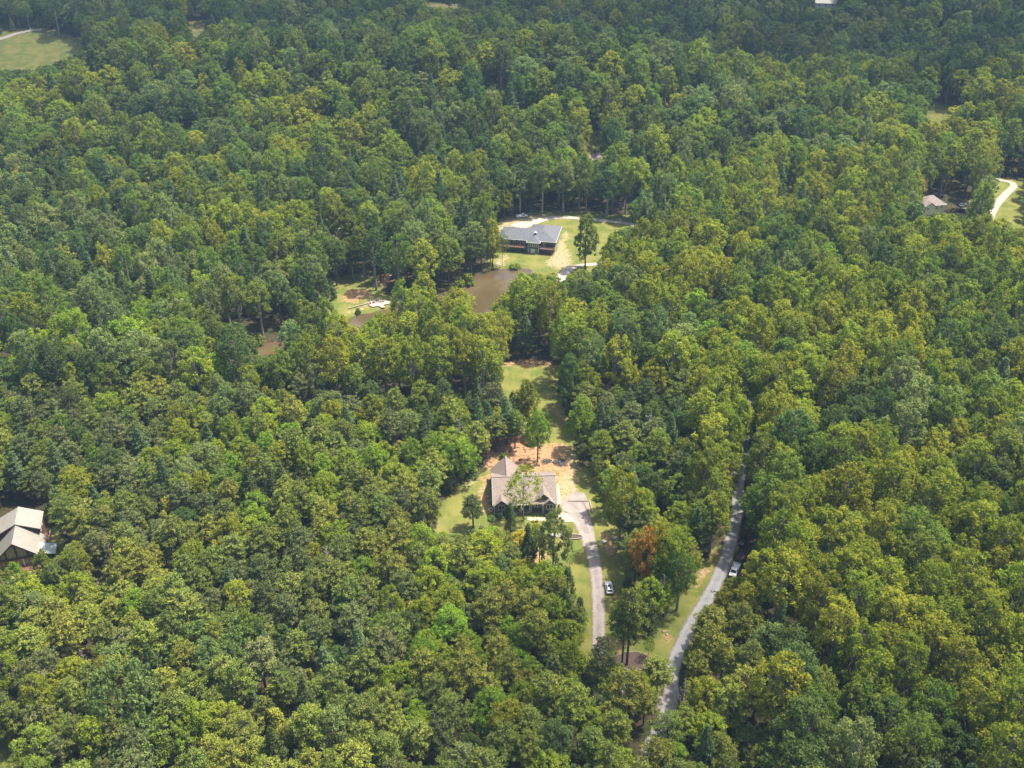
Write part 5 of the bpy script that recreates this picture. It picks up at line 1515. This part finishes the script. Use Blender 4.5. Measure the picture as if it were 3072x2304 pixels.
# the ones that show largest become trees of their own, the rest one body of woods per kind
inside = [i for i in ids if -40 < PX[i] < 3110 and project(X[i], Y[i], Z[i] + HT[i])[1] < 2304]
inside.sort(key=lambda i: -RD[i] * PS[i])
LIMIT = {'round': 280, 'poplar': 240, 'pine': 280, 'white_pine': 120, 'cedar': 160}
count = {k: 0 for k in LIMIT}
single = set()
for i in inside:
    k = str(SPC[i])
    if count[k] < LIMIT[k] and (PY[i] > 1150 or k in ('white_pine',) and PY[i] > 700):
        count[k] += 1; single.add(int(i))
LM = [(unproject(*p), w) for p, w in [((1804, 2113), 'the bare stemmed pine'), ((690, 2010), 'the very broad dark tree'), ((420, 2230), 'the spreading pale tree'), ((345, 2120), 'the small dome shaped tree'),
      ((1322, 2055), 'the golden olive tree'), ((600, 2250), 'the bright bushy tree'), ((450, 2330), 'the broad sage tree'), ((1160, 2215), 'the vine draped dead tree'), ((995, 1808), 'the dead forked tree'),
      ((1402, 2060), 'the reddish dead tree'), ((1935, 1370), 'the bleached dead tree'), ((2370, 1810), 'the dead grey tree'), ((1380, 1400), 'the twiggy dead tree'), ((2040, 2180), 'the roadside dead tree'),
      ((2690, 1850), 'the small dead tree'), ((1934, 1795), 'the orange autumn tree'), ((1893, 1984), 'the mulch bed'), ((2221, 1676), 'the maroon trailer'), ((2203, 1716), 'the roadside pickup'), ((2228, 1628), 'the black car'),
      ((60, 1690), 'the timber house'), ((235, 1690), 'the silvery bush'), ((1420, 1584), 'the lawn pine'), ((1300, 1540), 'the pale edge bush'), ((1790, 1500), 'the timber edging'), ((1600, 1110), 'the mown strip'),
      ((1735, 1865), 'the bushy lawn evergreen'), ((1260, 1560), 'the short dead tree'), ((300, 990), 'the pale forked tree'), ((1130, 920), 'the pond deck'), ((1700, 1240), 'the earth path')]]
def place_words(i):
    x, y = X[i], Y[i]
    near = sorted(((x - p[0]) ** 2 + (y - p[1]) ** 2, w) for p, w in LM)
    d, w = math.sqrt(near[0][0]), near[0][1]; w2 = near[1][1]
    if d < 9: return 'close against ' + w
    if d < 17: return 'a few steps from ' + w
    if near[1][0] < 70 ** 2: return 'between ' + w.replace('the ', '', 1) + ' and ' + w2.replace('the ', '', 1)
    rx = min(ROAD_W, key=lambda q: abs(q.y - y)).x
    if y < 270 and 0 < x - rx < 9 or y < 270 and -9 < x - rx < 0: return 'lining the paved road'
    if d < 28: return 'in the woods around ' + w
    if y < 270 and x > rx: return 'deep in woods across the paved road' if x - rx > 45 else 'a few rows across the paved road'
    if y < 270 and x > 22: return 'between gravel driveway and paved road'
    if y > 300: return 'on the wooded slope past the pond'
    if y > 240: return 'in woods between brown house and pond'
    return 'in mixed woods ' + ('below' if y < 195 else 'beside') + (' the timber house' if x < -60 else ' the brown house')
for i in sorted(single):
    k = str(SPC[i]); rel = HT[i] / {'round': 14.0, 'poplar': 20.0, 'pine': 13.0, 'white_pine': 18.0, 'cedar': 8.0}[k]
    slim = RD[i] / HT[i] / {'round': 0.31, 'poplar': 0.205, 'pine': 0.236, 'white_pine': 0.21, 'cedar': 0.27}[k]
    size = 'large ' if rel > 1.18 else ('small ' if rel < 0.85 else ('wide ' if slim > 1.08 else ('slim ' if slim < 0.92 else '')))
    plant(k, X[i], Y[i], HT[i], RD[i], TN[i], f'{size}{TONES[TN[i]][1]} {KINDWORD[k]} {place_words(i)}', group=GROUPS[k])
# bodies of woods
protos = bpy.data.collections.new('woodland_shapes')
PID = {}
used = [(k, v) for k in ('round', 'poplar', 'pine', 'white_pine', 'cedar') for v in range(len(MESH[k]))]
for q, key in enumerate(used):
    o = bpy.data.objects.new(f'woodland_shape_{q:03d}', MESH[key[0]][key[1]][2])
    protos.objects.link(o); PID[key] = q
def gn_group():
    ng = bpy.data.node_groups.new('plant_woods', 'GeometryNodeTree')
    ng.interface.new_socket('Geometry', in_out='INPUT', socket_type='NodeSocketGeometry')
    ng.interface.new_socket('Geometry', in_out='OUTPUT', socket_type='NodeSocketGeometry')
    a, z = ng.nodes.new('NodeGroupInput'), ng.nodes.new('NodeGroupOutput')
    inst = ng.nodes.new('GeometryNodeInstanceOnPoints')
    ci = ng.nodes.new('GeometryNodeCollectionInfo')
    ci.inputs['Collection'].default_value = protos
    ci.inputs['Separate Children'].default_value = True
    ci.inputs['Reset Children'].default_value = True
    def attr(nm, ty):
        q = ng.nodes.new('GeometryNodeInputNamedAttribute'); q.data_type = ty; q.inputs['Name'].default_value = nm
        return q.outputs['Attribute']
    inst.inputs['Pick Instance'].default_value = True
    L_ = ng.links.new
    L_(a.outputs[0], inst.inputs['Points']); L_(ci.outputs[0], inst.inputs['Instance'])
    L_(attr('shape', 'INT'), inst.inputs['Instance Index'])
    e = ng.nodes.new('FunctionNodeEulerToRotation'); L_(attr('turn', 'FLOAT_VECTOR'), e.inputs[0]); L_(e.outputs[0], inst.inputs['Rotation'])
    L_(attr('size', 'FLOAT_VECTOR'), inst.inputs['Scale'])
    L_(inst.outputs[0], z.inputs[0])
    return ng
NG = gn_group()
def woods(name, sel, label, cat):
    pos, shp, turn, size, tone = [], [], [], [], []
    for i in sel:
        k = str(SPC[i]); v = int(WR.integers(len(MESH[k])))
        _, _, _, h0, r0 = MESH[k][v]
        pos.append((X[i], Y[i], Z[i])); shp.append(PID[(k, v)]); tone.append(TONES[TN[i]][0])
        turn.append((0, 0, WR.uniform(0, 6.28))); size.append((RD[i] / r0, RD[i] / r0, HT[i] / h0))
    me = bpy.data.meshes.new(name)
    me.vertices.add(len(pos)); me.vertices.foreach_set('co', np.array(pos, np.float32).ravel())
    a = me.attributes.new('shape', 'INT', 'POINT'); a.data.foreach_set('value', np.array(shp, np.int32))
    a = me.attributes.new('turn', 'FLOAT_VECTOR', 'POINT'); a.data.foreach_set('vector', np.array(turn, np.float32).ravel())
    a = me.attributes.new('size', 'FLOAT_VECTOR', 'POINT'); a.data.foreach_set('vector', np.array(size, np.float32).ravel())
    a = me.attributes.new('tone', 'FLOAT_VECTOR', 'POINT'); a.data.foreach_set('vector', np.array(tone, np.float32).ravel())
    o = link(name, me, kind='stuff')
    tag(o, label, cat)
    md = o.modifiers.new('plant', 'NODES'); md.node_group = NG
    return o
rest = [int(i) for i in ids if int(i) not in single]
leafy = ('round', 'poplar')
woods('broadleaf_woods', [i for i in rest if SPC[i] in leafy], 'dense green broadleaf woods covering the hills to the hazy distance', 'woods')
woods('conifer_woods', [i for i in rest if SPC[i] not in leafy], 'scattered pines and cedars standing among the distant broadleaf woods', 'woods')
print('trees', len(ids), 'single', len(single), count, 'young', int(young[ids].sum()))

# ------------------------------------------------------------------ the air
HZ = MB().box(-1500, 1500, -60, 1600, -12, 200).build('haze', None, kind='stuff')
hm = bpy.data.materials.new('thin blue haze'); hm.use_nodes = True
nt = hm.node_tree; nt.nodes.remove(nt.nodes['Principled BSDF'])
pvn = nt.nodes.new('ShaderNodeVolumePrincipled')
pvn.inputs['Color'].default_value = (0.36, 0.56, 0.82, 1)
pvn.inputs['Density'].default_value = 0.00014
pvn.inputs['Anisotropy'].default_value = 0.0
nt.links.new(pvn.outputs[0], nt.nodes['Material Output'].inputs['Volume'])
HZ.data.materials.append(hm)
HZ['label'] = 'thin blue haze over the far woods'; HZ['category'] = 'haze'

# ------------------------------------------------------------------ clouds whose shadows lie on the woods
def cloud(loc, size, dens, seed, label):
    import bmesh
    from mathutils import noise as mn
    bm = bmesh.new(); bmesh.ops.create_icosphere(bm, subdivisions=5, radius=1.0)
    off = Vector((seed * 7.3, seed * 3.1, 0))
    for v in bm.verts:
        k = 1 + 0.35 * mn.fractal(v.co * 1.6 + off, 1.0, 2.0, 4) + 0.2 * abs(mn.noise(v.co * 4 + off))
        v.co *= k
        v.co.z = v.co.z if v.co.z > -0.3 else -0.3 + (v.co.z + 0.3) * 0.2
        v.co = Vector((v.co.x * size[0], v.co.y * size[1], v.co.z * size[2]))
    me = bpy.data.meshes.new('cloud'); bm.to_mesh(me); bm.free()
    m = bpy.data.materials.new('cloud vapour'); m.use_nodes = True
    nt = m.node_tree; nt.nodes.remove(nt.nodes['Principled BSDF'])
    pv_ = nt.nodes.new('ShaderNodeVolumePrincipled')
    pv_.inputs['Color'].default_value = (1, 1, 1, 1); pv_.inputs['Density'].default_value = dens
    nt.links.new(pv_.outputs[0], nt.nodes['Material Output'].inputs['Volume'])
    o = link('cloud', me, m, loc=loc, kind='stuff')
    tag(o, label, 'cloud')
for c, sz, dn, sd, lb in (((391, 1130, 1000), (780, 340, 90), 0.0066, 1, 'long flat cloud bank drifting over the far hills'),
                          ((480, 300, 1000), (95, 75, 40), 0.0070, 2, 'small cumulus cloud over the woods across the paved road')):
    cloud(c, sz, dn, sd, lb)
